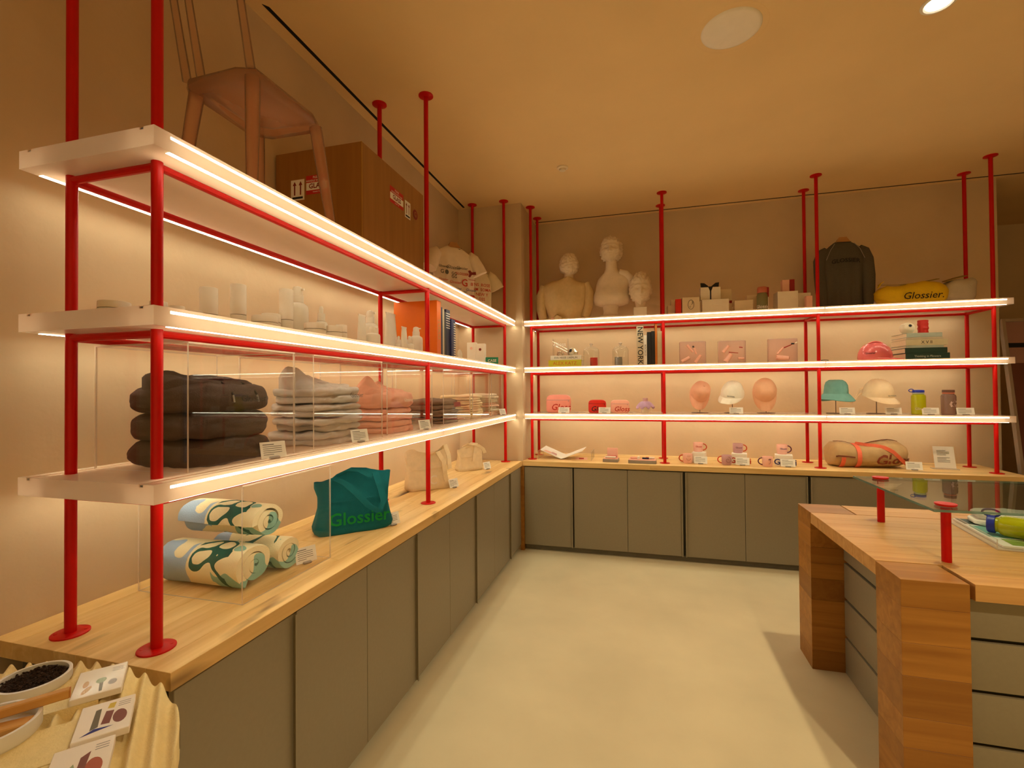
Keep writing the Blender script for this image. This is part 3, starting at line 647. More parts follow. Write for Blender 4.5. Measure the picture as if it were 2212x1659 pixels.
# ------------------------------------------------------------------ rolled towels in the big cover
def towel(label, loc, L, R, turns, rot0, sy=1.0, sz=.92, yaw=0):
    t = thing('rolled_towel', label, 'towel', loc, yaw, 'rolled patterned towels')
    n = int(30 * turns); pitch = R * .84 / turns; th = pitch * .90; outer = []; inner = []
    for k in range(n + 1):
        a = rot0 + 2 * PI * turns * k / n; r = R * .16 + pitch * turns * k / n
        wob = 1 + .02 * math.sin(3 * a)
        outer.append((r * wob * math.cos(a) * sy, r * wob * math.sin(a) * sz)); ri = max(.004, r - th); inner.append((ri * wob * math.cos(a) * sy, ri * wob * math.sin(a) * sz))
    sec = outer + inner[::-1]; N = len(sec); xs = [-L / 2, -L / 2 + .012, -L * .2, 0, L * .2, L / 2 - .012, L / 2]; v = []; f = []
    for i, x in enumerate(xs):
        k = .955 if i in (0, len(xs) - 1) else 1 + .015 * math.sin(i * 2.1)
        v += [(x, p * k, q * k) for p, q in sec]
    for i in range(len(xs) - 1):
        for k in range(N): f.append((i * N + k, i * N + (k + 1) % N, (i + 1) * N + (k + 1) % N, (i + 1) * N + k))
    m = len(outer)
    for base in (0, (len(xs) - 1) * N):
        for k in range(m - 1): f.append((base + k, base + k + 1, base + N - 2 - k, base + N - 1 - k))
    obj('rolled_cloth', MB().add(v, f), 'towel_print', t, (0, 0, R * .90), smooth=50, wr=(.006, 12, rot0))
    return t
towel('patterned rolled towel at the bottom left of the pile', (-.245, .415, ZC), .36, .088, 2.6, .4, 1.08)
towel('patterned rolled towel at the bottom right of the pile', (-.225, .585, ZC), .33, .078, 2.6, 2.2)
towel('patterned rolled towel lying on top of the other two', (-.245, .490, ZC + .145), .35, .080, 2.6, -.6, 1.1)

# ------------------------------------------------------------------ tote bags
def tote(label, mat, loc, rz, w, d, h, seed, strap_pts, text=None, tmat=None, tsize=.08):
    t = thing('tote_bag', label, 'bag', loc, rz, 'tote bags on the left worktop')
    rings = []
    prof = [(0, 1.0, 1.0), (.03, 1.06, 1.08), (.12, 1.07, 1.08), (.3, 1.0, .95), (.5, .97, .78), (.7, .98, .55), (.88, 1.02, .32), (1.0, 1.04, .22)]
    for i, (tt, kx, ky) in enumerate(prof):
        r = []
        for (x, y, _) in ell(0, 0, 0, w / 2 * kx, d / 2 * ky, 64, 5):
            zz = tt * h + (.022 * math.sin(7 * x / w + seed) * tt + .10 * h * tt * tt * (x / w) * 1.0)
            r.append((x, y + .02 * math.sin(5 * x / w + seed) * tt, zz))
        rings.append(r)
    rings.append([(x * .97, y * .7, z - .02) for x, y, z in rings[-1]]); rings.append([(x * .9, y * .6, z - h * .25) for x, y, z in rings[-2]])
    obj('bag_body', MB().loft(rings), mat, t, smooth=70, wr=(.011, 11, seed))
    for pts in strap_pts: obj('strap', MB().ribbon([(x, y - .024, z) for x, y, z in pts], [(1, 0, .25)] * len(pts), .032, .008), mat, t, smooth=60)
    obj('pocket_seam', MB().ribbon([(-w * .46, -d * .50, h * .56), (0, -d * .52, h * .57), (w * .44, -d * .50, h * .60)], (0, .3, 1), .006, .003), mat, t)
    if text:
        lettering(text, tsize, tmat, t, lambda x, y: (x + w * .05, -d * .60 - .006 - .03 * math.exp(-((y) / .1) ** 2) * 0 , h * .26 + y), bold=.015)
    return t
tote('teal canvas tote bag with green lettering on the worktop', 'canvas_teal', (-.135, 1.125, ZC), math.radians(45), .36, .13, .29, 1.3,
     [[(-.09, -.035, .27), (-.05, -.055, .25), (.0, -.075, .20), (.06, -.085, .13), (.11, -.085, .10), (.135, -.07, .15), (.12, -.05, .22), (.10, -.03, .29)],
      [(-.08, .02, .27), (-.03, .0, .305), (.03, -.02, .30), (.08, -.03, .27)]], 'Glossier', 'print_green', .088)
tote('larger cream canvas tote bag in the middle of the worktop', 'canvas_cream', (-.20, 2.135, ZC), math.radians(45), .30, .13, .27, 4.1,
     [[(.02, -.03, .25), (.05, -.055, .27), (.09, -.07, .20), (.10, -.075, .10), (.11, -.07, .06)], [(.10, .02, .27), (.12, -.02, .31), (.14, -.04, .24), (.145, -.05, .14)]], 'C', 'tee_white', .09)
tote('smaller cream canvas tote bag near the corner of the worktop', 'canvas_cream', (-.185, 2.965, ZC), math.radians(40), .225, .12, .215, 7.7,
     [[(-.04, -.03, .20), (-.01, -.045, .225), (.05, -.05, .225), (.10, -.05, .19), (.12, -.05, .15)], [(-.05, .03, .21), (0, .01, .235), (.05, -.02, .23), (.03, -.05, .17), (.01, -.065, .09)]])

# ------------------------------------------------------------------ top left shelf: resin chair, crate, t-shirts
t = thing('chair', 'translucent pinkish resin chair standing on the top left shelf', 'chair', (-.165, .53, S1))
seat = [(-.155, -.17), (-.12, -.20), (.10, -.205), (.165, -.175), (.175, .12), (.14, .20), (-.09, .195), (-.16, .14)]
rs = [[(x * k, y * k, z) for x, y in seat] for z, k in ((.405, .86), (.415, .97), (.435, 1.0), (.450, .98), (.455, .9))]
obj('seat', MB().loft(rs), 'chair_resin', t, smooth=60, wr=(.006, 14, 2))
for x, y, dx, dy in ((.14, -.165, .015, -.02), (.145, .165, .01, .10), (-.135, .15, -.02, .03), (-.13, -.15, -.05, -.03)):
    obj('leg', MB().tube([(x, y, .42), (x + dx * .5, y + dy * .5, .21), (x + dx, y + dy, 0)], [.026, .023, .018], 12), 'chair_resin', t, smooth=60, wr=(.003, 20, 3))
for x in (-.14, -.075, .145):
    obj('back_spindle', MB().tube([(x, -.18, .45), (x - .005, -.21, .62), (x - .01, -.24, .80)], [.016, .014, .013], 10), 'chair_resin_thin', t, smooth=60)
obj('back_rail', MB().tube([(-.17, -.245, .79), (0, -.265, .81), (.16, -.245, .79)], [.018, .022, .018], 10), 'chair_resin_thin', t, smooth=60)

t = thing('shipping_crate', 'brown plywood shipping crate with red glass warning stickers', 'crate', (-.254, 1.352, S1))
a, b, h = .250, .338, .522
for nm, p0, p1 in (('side_panel', (-a, -b, 0), (a, -b + .012, h)), ('side_panel', (-a, b - .012, 0), (a, b, h)), ('front_panel', (a - .012, -b + .0125, 0), (a, b - .0125, h)), ('back_panel', (-a, -b + .0125, 0), (-a + .012, b - .0125, h)), ('top_panel', (-a + .0125, -b + .0125, h - .012), (a - .0125, b - .0125, h - .0005)), ('bottom_panel', (-a + .0125, -b + .0125, .0005), (a - .0125, b - .0125, .012))):
    obj(nm, MB().box(p0, p1, .001), 'plywood', t)
obj('edge_strip', MB().box((a - .0005, -b - .0006, 0), (a + .0012, -b + .0025, h)), 'gold', t)
def arrows(fn, w, h):
    st = sheet(w, h, 'card_white', t, lambda x, y: fn(x, y, .0006), 'arrow_sticker')
    mb = MB()
    for s in (-1, 1):
        cx = s * w * .22
        for poly in ([(cx - w * .05, -h * .25), (cx + w * .05, -h * .25), (cx + w * .05, h * .22), (cx - w * .05, h * .22)], [(cx - w * .14, h * .22), (cx + w * .14, h * .22), (cx, h * .42)]):
            mb.add([fn(x, y, .0012) for x, y in poly], [tuple(range(len(poly)))])
    obj('arrow', mb, 'ink_dark_red', st, fix=False); sheet(w * .78, h * .1, 'ink_black', st, lambda x, y: fn(x, y - h * .38, .0012), 'bar')
def glass(fn, w, h):
    st = sheet(w, h, 'ink_red', t, lambda x, y: fn(x, y, .0006), 'glass_sticker'); sheet(w * .97, h * .40, 'card_white', st, lambda x, y: fn(x, y - h * .08, .0010), 'band')
    lettering('GLASS', h * .36, 'ink_dark_red', st, lambda x, y: fn(x, y - h * .08, .0014), bold=.03)
    lettering('PLEASE', h * .16, 'ink_white', st, lambda x, y: fn(x, y + h * .38, .0014), bold=.02); lettering('HANDLE WITH CARE', h * .14, 'ink_white', st, lambda x, y: fn(x, y + h * .21, .0014), bold=.02)
    lettering('THANK YOU', h * .09, 'ink_white', st, lambda x, y: fn(x, y - h * .39, .0014), bold=.02)
arrows(lambda x, y, e: (-.118 + x, -b - e, .325 + y), .080, .105); glass(lambda x, y, e: (-.003 + x, -b - e, .342 + y), .130, .095)
glass(lambda x, y, e: (a + e, .005 + x, .375 + y), .150, .090); arrows(lambda x, y, e: (a + e, .132 + x, .355 + y), .066, .098)
mbr = MB(); mbr.add([(a + .0008, .228 + .030 * math.cos(k * PI / 10), .362 + .030 * math.sin(k * PI / 10)) for k in range(20)], [tuple(range(20))]); rd = obj('round_sticker', mbr, 'ink_dark_red', t, fix=False)
lettering('G', .042, 'plywood', rd, lambda x, y: (a + .0012, .228 + x, .362 + y), bold=.02)

def garment(name, label, cat, mat, loc, rz, w, h, sleeves, group=None, collar=None, amp=.010, seed=1):
    t = thing(name, label, cat, loc, rz, group); rings = []
    prof = [(0, .92, .030), (.05, .94, .040), (.25, .93, .050), (.5, .97, .056), (.68, 1.0, .055), (.80, 1.0, .050), (.88, .86, .044), (.935, .62, .036), (.97, .44, .030), (.985, .36, .026)]
    for tt, kx, ry in prof:
        r = []
        for (x, y, _) in ell(0, 0, 0, w / 2 * kx, ry, 56, 2.4):
            fold = .012 * math.sin(26 * x / w + seed) * (1 - tt) * (1 if y < 0 else .5)
            r.append((x, y - fold, tt * h - (.018 * h if (tt > .96 and y < 0 and abs(x) < w * .14) else 0)))
        rings.append(r)
    obj('torso', MB().loft(rings), mat, t, smooth=75, wr=(amp * .8, 8, seed))
    for s in (-1, 1):
        pts = [(s * w * f0, dy, h * f1) for f0, dy, f1, _ in sleeves[s]]; rr = [q[3] for q in sleeves[s]]
        obj('sleeve', MB().tube(pts, rr, 20, sx=.62 if abs(pts[0][0] - pts[-1][0]) < .06 else 1.0), mat, t, smooth=75, wr=(amp, 12, seed + s))
    obj('collar', MB().tube([(w * .175 * math.cos(a_), .020 * math.sin(a_) - .004, h * .985 - (.016 if math.sin(a_) < -.3 else 0)) for a_ in [2 * PI * k / 20 for k in range(20)]], .007, 6, True), collar or mat, t, smooth=70)
    return t
def hanger(label, loc, rz, w, group='garment hangers on the top shelves'):
    t = thing('coat_hanger', label, 'hanger', loc, rz, group)
    obj('neck', MB().loft([[(x * k, y, z) for x, y in ((-.055, -.012), (.055, -.012), (.055, .012), (-.055, .012))] for z, k in ((-.03, 1.25), (0, 1.1), (.03, .75), (.045, .55), (.048, .5))]), 'hanger_wood', t, smooth=30)
    obj('shoulder_bar', MB().tube([(-w / 2, 0, -.095), (-w / 4, 0, -.045), (0, 0, -.01), (w / 4, 0, -.045), (w / 2, 0, -.095)], .009, 8), 'hanger_wood', t, smooth=50)
    return t
short = lambda k=1: {s: [(s_[0], s_[1], s_[2], s_[3]) for s_ in ((.36, 0, .885, .045), (.46, 0, .83, .062), (.56, -.01, .70, .070), (.62, -.015, .60, .072))] for s in (-1, 1)}
hs1 = .545
t1 = garment('t_shirt', 'white t-shirt covered in colourful logos beside the crate', 't-shirt', 'tee_white', (-.255, 2.80, S1), math.radians(50), .40, hs1, short(), 'white t-shirts on hangers', 'ink_black', .010, 1)
F1 = lambda cx, cz: (lambda x, y: (cx + x, -.066 - .0, cz + y))
for body, sz, mt, cx, cz, sh in (('Glossier', .032, 'ink_black', -.150, .345, .2), ('Glossier', .048, 'ink_grey', -.045, .345, .4), ('Glossier', .036, 'ink_grey', .055, .350, 0), ('G', .052, 'ink_black', -.165, .300, 0), ('GG', .04, 'ink_black', -.035, .295, 0), ('GG', .04, 'ink_black', -.035, .268, 0), ('GLOSSIER', .034, 'ink_red', .055, .300, 0),
                              ('Glossier', .03, 'ink_red', -.155, .235, .3), ('Glossier', .026, 'ink_green', -.15, .205, 0), ('Glossier.', .036, 'ink_red', -.02, .222, .2), ('G', .10, 'ink_red', .082, .225, 0), ('Glossier', .024, 'ink_red', .165, .262, 0), ('#', .05, 'ink_red', .165, .225, 0), ('Glossier', .034, 'ink_blue', -.01, .170, -.1), ('Glossier', .036, 'ink_blue', .155, .170, .3), ('glossier', .028, 'ink_grey', .06, .150, .4), ('Glossier', .03, 'ink_black', -.05, .122, .2), ('Glossier', .034, 'ink_blue', .11, .070, .3)):
    lettering(body, sz * .88, mt, t1, F1(cx * .86, cz), sh, .012)
for pts, mt, cx, cz in (([(-.045, .02), (-.02, .028), (.0, .012), (.045, .022), (.05, -.004), (.0, -.010), (-.022, -.036), (-.04, -.03), (-.03, -.004)], 'ink_dark_red', .165, .315),
                       ([(-.062, .0), (-.055, .014), (.055, .014), (.064, 0), (.055, -.014), (-.055, -.014)], 'ink_red', .135, .115),
                       ([(.02 * math.cos(k * PI / 8), .02 * math.sin(k * PI / 8)) for k in range(16)], 'ink_grey', -.115, .300)):
    mb = MB(); mb.add([((cx + x) * .86, -.067, cz + y) for x, y in pts], [tuple(range(len(pts)))]); obj('logo_print', mb, mt, t1, fix=False)
hanger('wooden hanger in the collar of the logo t-shirt', (-.255, 2.80, S1 + hs1 - .012), math.radians(50), .32)
hs2 = .475
t2 = garment('t_shirt', 'cream t-shirt with red lettering next to the corner column', 't-shirt', 'tee_cream', (-.235, 3.27, S1), math.radians(44), .38, hs2, short(), 'white t-shirts on hangers', None, .012, 4)
for i, rw in enumerate(('A  INS  ROSE', 'G  AM  SOMA', 'N  NEW Y', 'GLOSS')):
    lettering(rw, .040, 'ink_red', t2, (lambda i: (lambda x, y: (.02 + x, -.068, .30 - .045 * i + y)))(i), 0, .012)
hanger('wooden hanger in the collar of the cream t-shirt', (-.235, 3.27, S1 + hs2 - .012), math.radians(44), .30)

# ------------------------------------------------------------------ middle left shelf: white cosmetics, books, boxes
def cosmetic(kind, label, x, y, hgt, r, rz=PI / 2):
    t = thing({'tube': 'squeeze_tube', 'pump': 'pump_bottle', 'drop': 'dropper_bottle', 'jar': 'cream_jar', 'stick': 'cosmetic_stick'}[kind], label, {'tube': 'tube', 'pump': 'bottle', 'drop': 'bottle', 'jar': 'jar', 'stick': 'tube'}[kind], (x, y, S2), rz, 'white cosmetics on the middle left shelf')
    if kind == 'tube':
        rg = [ell(0, 0, hgt * .16, r * .95, r * .8, 24), ell(0, 0, hgt * .4, r, r * .66, 24), ell(0, 0, hgt * .8, r * 1.08, r * .3, 24), ell(0, 0, hgt * .93, r * 1.1, r * .08, 24), ell(0, 0, hgt, r * 1.1, r * .06, 24)]
        obj('body', MB().loft(rg), 'white_plastic', t, smooth=50); obj('cap', MB().lathe([(r * .85, 0), (r * .88, hgt * .15), (r * .8, hgt * .158)], 24), 'white_box', t, smooth=40)
        obj('crimp', MB().box((-r * 1.1, -.0022, hgt * .955), (r * 1.1, .0022, hgt * 1.0)), 'white_box', t)
    elif kind == 'pump':
        obj('body', MB().lathe([(r * .94, 0), (r, .006), (r, hgt * .55), (r * .93, hgt * .62), (r * .62, hgt * .67), (r * .5, hgt * .68)], 28), 'white_plastic', t, smooth=45)
        obj('collar', MB().lathe([(r * .55, hgt * .68), (r * .55, hgt * .82), (r * .5, hgt * .825)], 24), 'white_box', t, smooth=40)
        hd = obj('pump_head', MB().lathe([(r * .48, hgt * .825), (r * .46, hgt * .93), (r * .36, hgt * .975), (0, hgt)], 20), 'white_box', t, smooth=45)
        obj('spout', MB().tube([(0, -r * .3, hgt * .93), (0, -r * .75, hgt * .925)], r * .10, 8), 'white_box', hd, smooth=50)
    elif kind == 'drop':
        obj('body', MB().lathe([(r * .95, 0), (r, .004), (r, hgt * .48), (r * .88, hgt * .54), (r * .5, hgt * .57)], 26), 'white_plastic', t, smooth=45)
        obj('collar', MB().lathe([(r * .62, hgt * .57), (r * .62, hgt * .78), (r * .55, hgt * .785)], 22), 'white_box', t, smooth=40)
        obj('bulb', MB().lathe([(r * .34, hgt * .785), (r * .34, hgt * .94), (r * .22, hgt * .99), (0, hgt)], 18), 'white_plastic', t, smooth=50)
    elif kind == 'jar':
        obj('body', MB().lathe([(r * .95, 0), (r, .004), (r, hgt * .55), (r * .9, hgt * .58)], 28), 'white_plastic', t, smooth=40); obj('lid', MB().lathe([(r * .98, hgt * .60), (r * .98, hgt * .95), (r * .94, hgt), (0, hgt)], 28), 'white_box', t, smooth=40)
    else:
        obj('body', MB().lathe([(r * .98, 0), (r, .003), (r, hgt * .34), (r * .9, hgt * .345)], 26), 'white_plastic', t, smooth=40); obj('cap', MB().lathe([(r * .96, hgt * .355), (r, hgt * .36), (r, hgt * .985), (r * .96, hgt), (0, hgt)], 26), 'white_box', t, smooth=40)
    return t
for a_ in (('jar', 'lowest white jar nearest the camera end of the middle left shelf', -.26, .07, .052, .042), ('jar', 'small white jar, second from the near post', -.16, .13, .058, .024), ('jar', 'small white jar, third from the near post', -.17, .20, .056, .022), ('jar', 'small white jar just before the first tall white tube', -.17, .265, .05, .024),
           ('stick', 'tall white stick nearest the camera on the middle left shelf', -.20, .345, .148, .029), ('jar', 'wide low white jar under the tallest plain cylinder', -.09, .49, .062, .047), ('stick', 'tallest plain white cylinder left of the low double jar', -.16, .435, .176, .027), ('jar', 'low white jar between two tall white tubes', -.13, .565, .084, .036), ('stick', 'tall white capped stick left of the big pump bottle', -.12, .638, .196, .027),
           ('pump', 'big white pump bottle near the middle of the near shelf', -.14, .730, .232, .044), ('jar', 'wide white jar in front of the big pump bottle', -.04, .715, .062, .045), ('drop', 'white dropper bottle right of the big pump bottle', -.10, .835, .160, .027), ('jar', 'white jar right of the dropper bottle', -.05, .86, .070, .034), ('jar', 'small white jar standing alone right of the dropper', -.08, .955, .088, .027),
           ('tube', 'white squeeze tube left of the rear red post', -.12, 1.190, .176, .029), ('pump', 'tall white pump bottle behind, beside the rear red post', -.21, 1.415, .240, .046), ('pump', 'short white pump bottle in front of the tall one', -.10, 1.262, .125, .040), ('tube', 'largest white squeeze tube beside the orange book', -.22, 1.665, .262, .052), ('drop', 'tiny white bottle tucked beside the largest tube', -.14, 1.62, .11, .024),
           ('tube', 'slim white tube standing in front of the orange book', -.065, 1.548, .154, .027), ('drop', 'small white dropper in front of the orange book', -.085, 1.655, .112, .028), ('pump', 'white pump bottle in front of the orange book', -.10, 1.775, .185, .042)):
    cosmetic(*a_)
def book(label, loc, rot, th, h, d, mat, group, title=None, tsize=.03, tmat='ink_white', shear=0, pages='pages', turn=1):
    # local: thickness along x, spine face at y=0 looking -y, height along z
    t = thing('book', label, 'book', loc, 0, group, rot)
    mb = MB(); c = .003
    mb.box((0, 0, 0), (c, d, h), .0008); mb.box((th - c, 0, 0), (th, d, h), .0008); mb.box((c, 0, 0), (th - c, c, h))
    cv = obj('cover', mb, mat, t)
    obj('pages', MB().box((c, c, .003), (th - c, d - .004, h - .003)), pages, t)
    if title:
        f = plane((th / 2, -.0006, h / 2), (0, 0, turn), (-turn, 0, 0)); lettering(title, tsize, tmat, cv, lambda x, y: f(-x, -y), shear, .012)
    return t
GBK = 'books standing on the middle left shelf'; Q = (0, 0, PI / 2)
ob = book('large orange book standing across the middle left shelf', (-.035, 1.955, S2), Q, .066, .386, .325, 'book_orange', GBK, 'YOKO', .05, 'gold')
yy = 2.026
for lb, th, h, d, m_, st in (('thin navy book next to the orange book', .034, .352, .26, 'navy', 0), ('grey book between the navy books', .03, .344, .25, 'book_grey', 0), ('slim black book beside the striped book', .03, .330, .25, 'book_black', 0), ('tall navy book with white horizontal stripes', .07, .352, .26, 'navy', 1), ('blue book with white barcode stripes on its spine', .078, .292, .24, 'navy2', 2)):
    bk = book(lb, (-.040 + (.01 if st == 2 else 0), yy, S2), Q, th, h, d, m_, GBK); yy += th + .0015
    if st:
        mb = MB(); n = 7 if st == 1 else 15
        for k in range(n):
            z0 = h * ((.62 + .34 * k / n) if st == 1 else (.06 + .88 * k / n)); z1 = z0 + h * (.016 if st == 1 else .028); xa = .2 if st == 1 else .55
            mb.add([(th * xa * (0 if st == 1 else 1), -.0007, z0), (th, -.0007, z0), (th, -.0007, z1), (th * xa * (0 if st == 1 else 1), -.0007, z1)], [(0, 1, 2, 3)])
            if st == 1: mb.add([(-.0007, 0, z0), (-.0007, .2, z0), (-.0007, .2, z1), (-.0007, 0, z1)], [(0, 1, 2, 3)])
        obj('stripe_print', mb, 'book_white', bk, fix=False)
t = thing('round_disc', 'small round translucent disc behind the striped books', 'disc', (-.11, 2.56, S2), PI / 2)
obj('disc', MB().lathe([(0, -.006), (.045, -.006), (.05, 0), (.045, .006), (0, .006)], 28, (0, 0, .052), axis='y'), 'fold_pale', t, smooth=50); obj('foot', MB().box((-.03, -.015, 0), (.03, .015, .006), .002), 'white_box', t)
def carton(label, loc, rz, w, d, h, mat, group, name='carton', lid=True):
    t = thing(name, label, 'box', loc, rz, group)
    hl = h * .62 if lid else h
    obj('tray', MB().box((-w / 2 + .0008, -d / 2 + .0008, 0), (w / 2 - .0008, d / 2 - .0008, h - .002), .0012), mat, t)
    if lid: obj('lid', MB().box((-w / 2, -d / 2, hl), (w / 2, d / 2, h), .0015), mat, t)
    else: obj('sleeve', MB().box((-w / 2, -d / 2, h * .04), (w / 2, d / 2, h * .96), .001), mat, t)
    return t
c1 = carton('white carton with faint dot on the middle left shelf', (-.236, 3.20, S2), 0, .086, .05, .222, 'white_box', 'white cartons near the corner', lid=False)
c2 = carton('white carton with dark red dot on the middle left shelf', (-.146, 3.19, S2), 0, .086, .05, .208, 'white_box', 'white cartons near the corner', lid=False)
for c_, m_, zz in ((c1, 'mug_pink', .165), (c2, 'ink_dark_red', .150)):
    mb = MB(); mb.add([(.013 * math.cos(k * PI / 9), -.0258, zz + .013 * math.sin(k * PI / 9)) for k in range(18)], [tuple(range(18))]); obj('dot_print', mb, m_, c_, fix=False)
c3 = carton('small green carton with white lettering near the corner', (-.03, 3.16, S2), .35, .115, .08, .075, 'green_box', None, lid=False)
lettering('CASE', .034, 'ink_white', c3, FY((0, -.0408, .04)), bold=.02)

# ------------------------------------------------------------------ top back shelf: busts, boxes, sweatshirt, bags
def head_mb(hh, face=True, hair='wavy', seed=1, na=60, nb=56):
    v = []; f = []
    for i in range(na + 1):
        t = PI * i / na; z = math.cos(t); s = math.sin(t)
        for j in range(nb):
            ph = 2 * PI * j / nb; ph = ph - 2 * PI if ph > PI else ph
            x = s * math.sin(ph) * .345; y = -s * math.cos(ph) * .43; zz = z * .5
            k = max(0, (-.05 - z)) ; x *= 1 - .52 * k ** 1.2
            if math.cos(ph) < 0: y *= 1 - .45 * k
            g = lambda a, b, wa, wb: math.exp(-((ph - a) / wa) ** 2 - ((z - b) / wb) ** 2)
            r = 0
            if face:
                if -.30 < z < .28: r += .115 * math.exp(-(ph / .14) ** 2) * max(0, min(1, (.28 - z) / .5)) * (1 if z > -.24 else max(0, (z + .30) / .06))
                r += -.085 * (g(.40, .12, .20, .11) + g(-.40, .12, .20, .11)) + .018 * (g(.40, .10, .11, .05) + g(-.40, .10, .11, .05))
                r += .036 * (g(.4, .27, .3, .06) + g(-.4, .27, .3, .06)) + .020 * (g(.55, -.15, .22, .16) + g(-.55, -.15, .22, .16))
                r += .042 * (g(0, -.42, .22, .035) + g(0, -.53, .19, .035)) - .034 * g(0, -.475, .26, .02) - .030 * g(0, -.63, .24, .05) + .035 * g(0, -.80, .25, .11)
            hm = 0
            if hair:
                a = abs(ph); hm = 1 / (1 + math.exp(-((a - .92) * 9))) if z < .45 else 1 / (1 + math.exp(-((z - .50 + .25 * max(0, a - .4)) * 22)))
                if face is False: hm = 1
                if z < -.45: hm *= max(0, 1 - (-.45 - z) / .3)
                p = Vector((math.sin(ph) * s, math.cos(ph) * s, z))
                if hair == 'wavy': r += hm * (.085 + .036 * math.sin(30 * z + 6 * math.sin(3 * ph)) * (.6 + .4 * math.cos(7 * ph)) + .050 * mnoise.noise(p * 5 + Vector((seed, 0, 0))))
                else: r += hm * (.05 + .055 * mnoise.noise(p * 7 + Vector((seed, 0, 0))))
            d = Vector((x, y, zz)); L_ = d.length or 1; d = d * (1 + r / L_)
            v.append((d.x * hh, d.y * hh, d.z * hh))
    for i in range(na):
        for j in range(nb): f.append((i * nb + j, i * nb + (j + 1) % nb, (i + 1) * nb + (j + 1) % nb, (i + 1) * nb + j))
    return MB().add(v, f)
ZT = S1
t = thing('shirted_bust', 'white plaster bust wearing a beige shirt with its back turned', 'bust', (.545, 3.86, ZT), .15); t.scale = (.86, 1, 1)
hd = obj('head', head_mb(.245, False, 'curl', 3), 'plaster_cast', t, (.05, 0, .575), (.1, 0, 0), smooth=70); hd.scale = (1.2, 1, 1)
obj('neck', MB().loft([ell(.04, 0, .36, .07, .07), ell(.045, 0, .44, .058, .058), ell(.05, 0, .52, .056, .06)]), 'plaster_cast', t, smooth=60)
rings = []
for zz, rx, ry, cx in ((0, .235, .10, -.01), (.02, .225, .105, -.01), (.05, .20, .10, 0), (.10, .225, .115, 0), (.18, .245, .12, 0), (.27, .262, .115, 0), (.34, .27, .105, 0), (.385, .255, .09, .01), (.415, .19, .075, .02), (.435, .115, .065, .035), (.450, .072, .062, .045)):
    r = []
    for (x, y, _) in ell(cx, 0, 0, rx, ry, 60, 2.5):
        fo = .022 * math.sin(24 * x + 30 * zz * (1 if x < 0 else -1)) * (1 - min(1, zz / .42)); r.append((x, y + fo, zz))
    rings.append(r)
obj('shirt', MB().loft(rings), 'shirt_beige', t, smooth=75, wr=(.020, 9, 2))
for s, pts in ((-1, [(-.24, .0, .355), (-.285, -.01, .26), (-.285, -.02, .13), (-.26, -.03, .02)]), (1, [(.24, 0, .375), (.275, -.01, .29), (.27, -.03, .15), (.235, -.04, .03)])):
    obj('shirt_sleeve', MB().tube(pts, [.058, .062, .058, .05], 18), 'shirt_beige', t, smooth=75, wr=(.013, 13, s + 4))
obj('shirt_knot', MB().tube([(-.12, -.10, .035), (-.09, -.125, .045), (-.05, -.12, .03), (-.08, -.115, .015)], [.014, .022, .02, .012], 12), 'shirt_beige', t, smooth=75, wr=(.006, 22, 4))
obj('shirt_tag', MB().box((-.165, -.112, .01), (-.135, -.108, .035), .002), 'mug_pink', t)

t = thing('plaster_bust', 'tall white plaster bust of a woman with draped shoulder', 'bust', (1.015, 3.90, ZT), -.06)
obj('plinth', MB().loft([ell(-.015, 0, 0, .105, .085, 32, 2.2), ell(-.015, 0, .012, .118, .095, 32, 2.2), ell(-.015, 0, .038, .118, .095, 32, 2.2), ell(-.015, 0, .052, .10, .08, 32, 2.2)]), 'plaster_cast', t, smooth=45)
obj('stem', MB().loft([ell(-.01, 0, .052, .078, .06), ell(-.01, 0, .09, .072, .056), ell(-.01, 0, .15, .08, .06), ell(-.01, 0, .175, .10, .07)]), 'plaster_cast', t, smooth=50)
rings = []
for zz, rx, ry, cx in ((.150, .125, .07, 0), (.165, .165, .092, 0), (.20, .182, .112, 0), (.255, .180, .112, 0), (.31, .172, .092, .01), (.37, .182, .082, .03), (.42, .175, .078, .04), (.455, .130, .07, .025), (.485, .078, .062, .005), (.52, .060, .058, 0), (.60, .054, .055, 0), (.66, .054, .056, 0)):
    r = []
    for (x, y, _) in ell(cx, 0, 0, rx, ry, 64, 2.2):
        if y < 0: y -= .038 * sum(math.exp(-((x - c) / .062) ** 2 - ((zz - .235) / .062) ** 2) for c in (-.09, .095))
        r.append((x, y, zz))
    rings.append(r)
obj('torso', MB().loft(rings), 'plaster_cast', t, smooth=70)
obj('drapery', MB().tube([(.09, -.05, .475), (.15, -.055, .455), (.195, -.045, .41), (.205, -.03, .35), (.20, -.02, .30)], [.022, .034, .036, .032, .022], 18), 'plaster_cast', t, smooth=80, wr=(.016, 28, 3))
obj('head', head_mb(.262, True, 'wavy', 1), 'plaster_cast', t, (0, -.005, .700), (-.10, 0, .0), smooth=75)
obj('hair_bun', MB().loft([ell(0, .10, .72, .05, .04), ell(0, .13, .73, .07, .05), ell(0, .15, .73, .05, .03)]), 'plaster_cast', t, smooth=75, wr=(.012, 30, 3))
t = thing('portrait_sculpture', 'small white plaster head with curly hair on a white block', 'sculpture', (1.292, 3.80, ZT), .05)
obj('block', MB().box((-.062, -.05, 0), (.062, .05, .098), .002), 'white_box', t)
hd = obj('head', head_mb(.300, True, 'wavy', 6), 'plaster_cast', t, (.005, 0, .266), (.06, 0, .0), smooth=75); hd.scale = (.84, .9, 1.0)
obj('neck', MB().loft([ell(.005, .01, .1, .045, .045), ell(.005, .02, .17, .055, .055)]), 'plaster_cast', t, smooth=60)

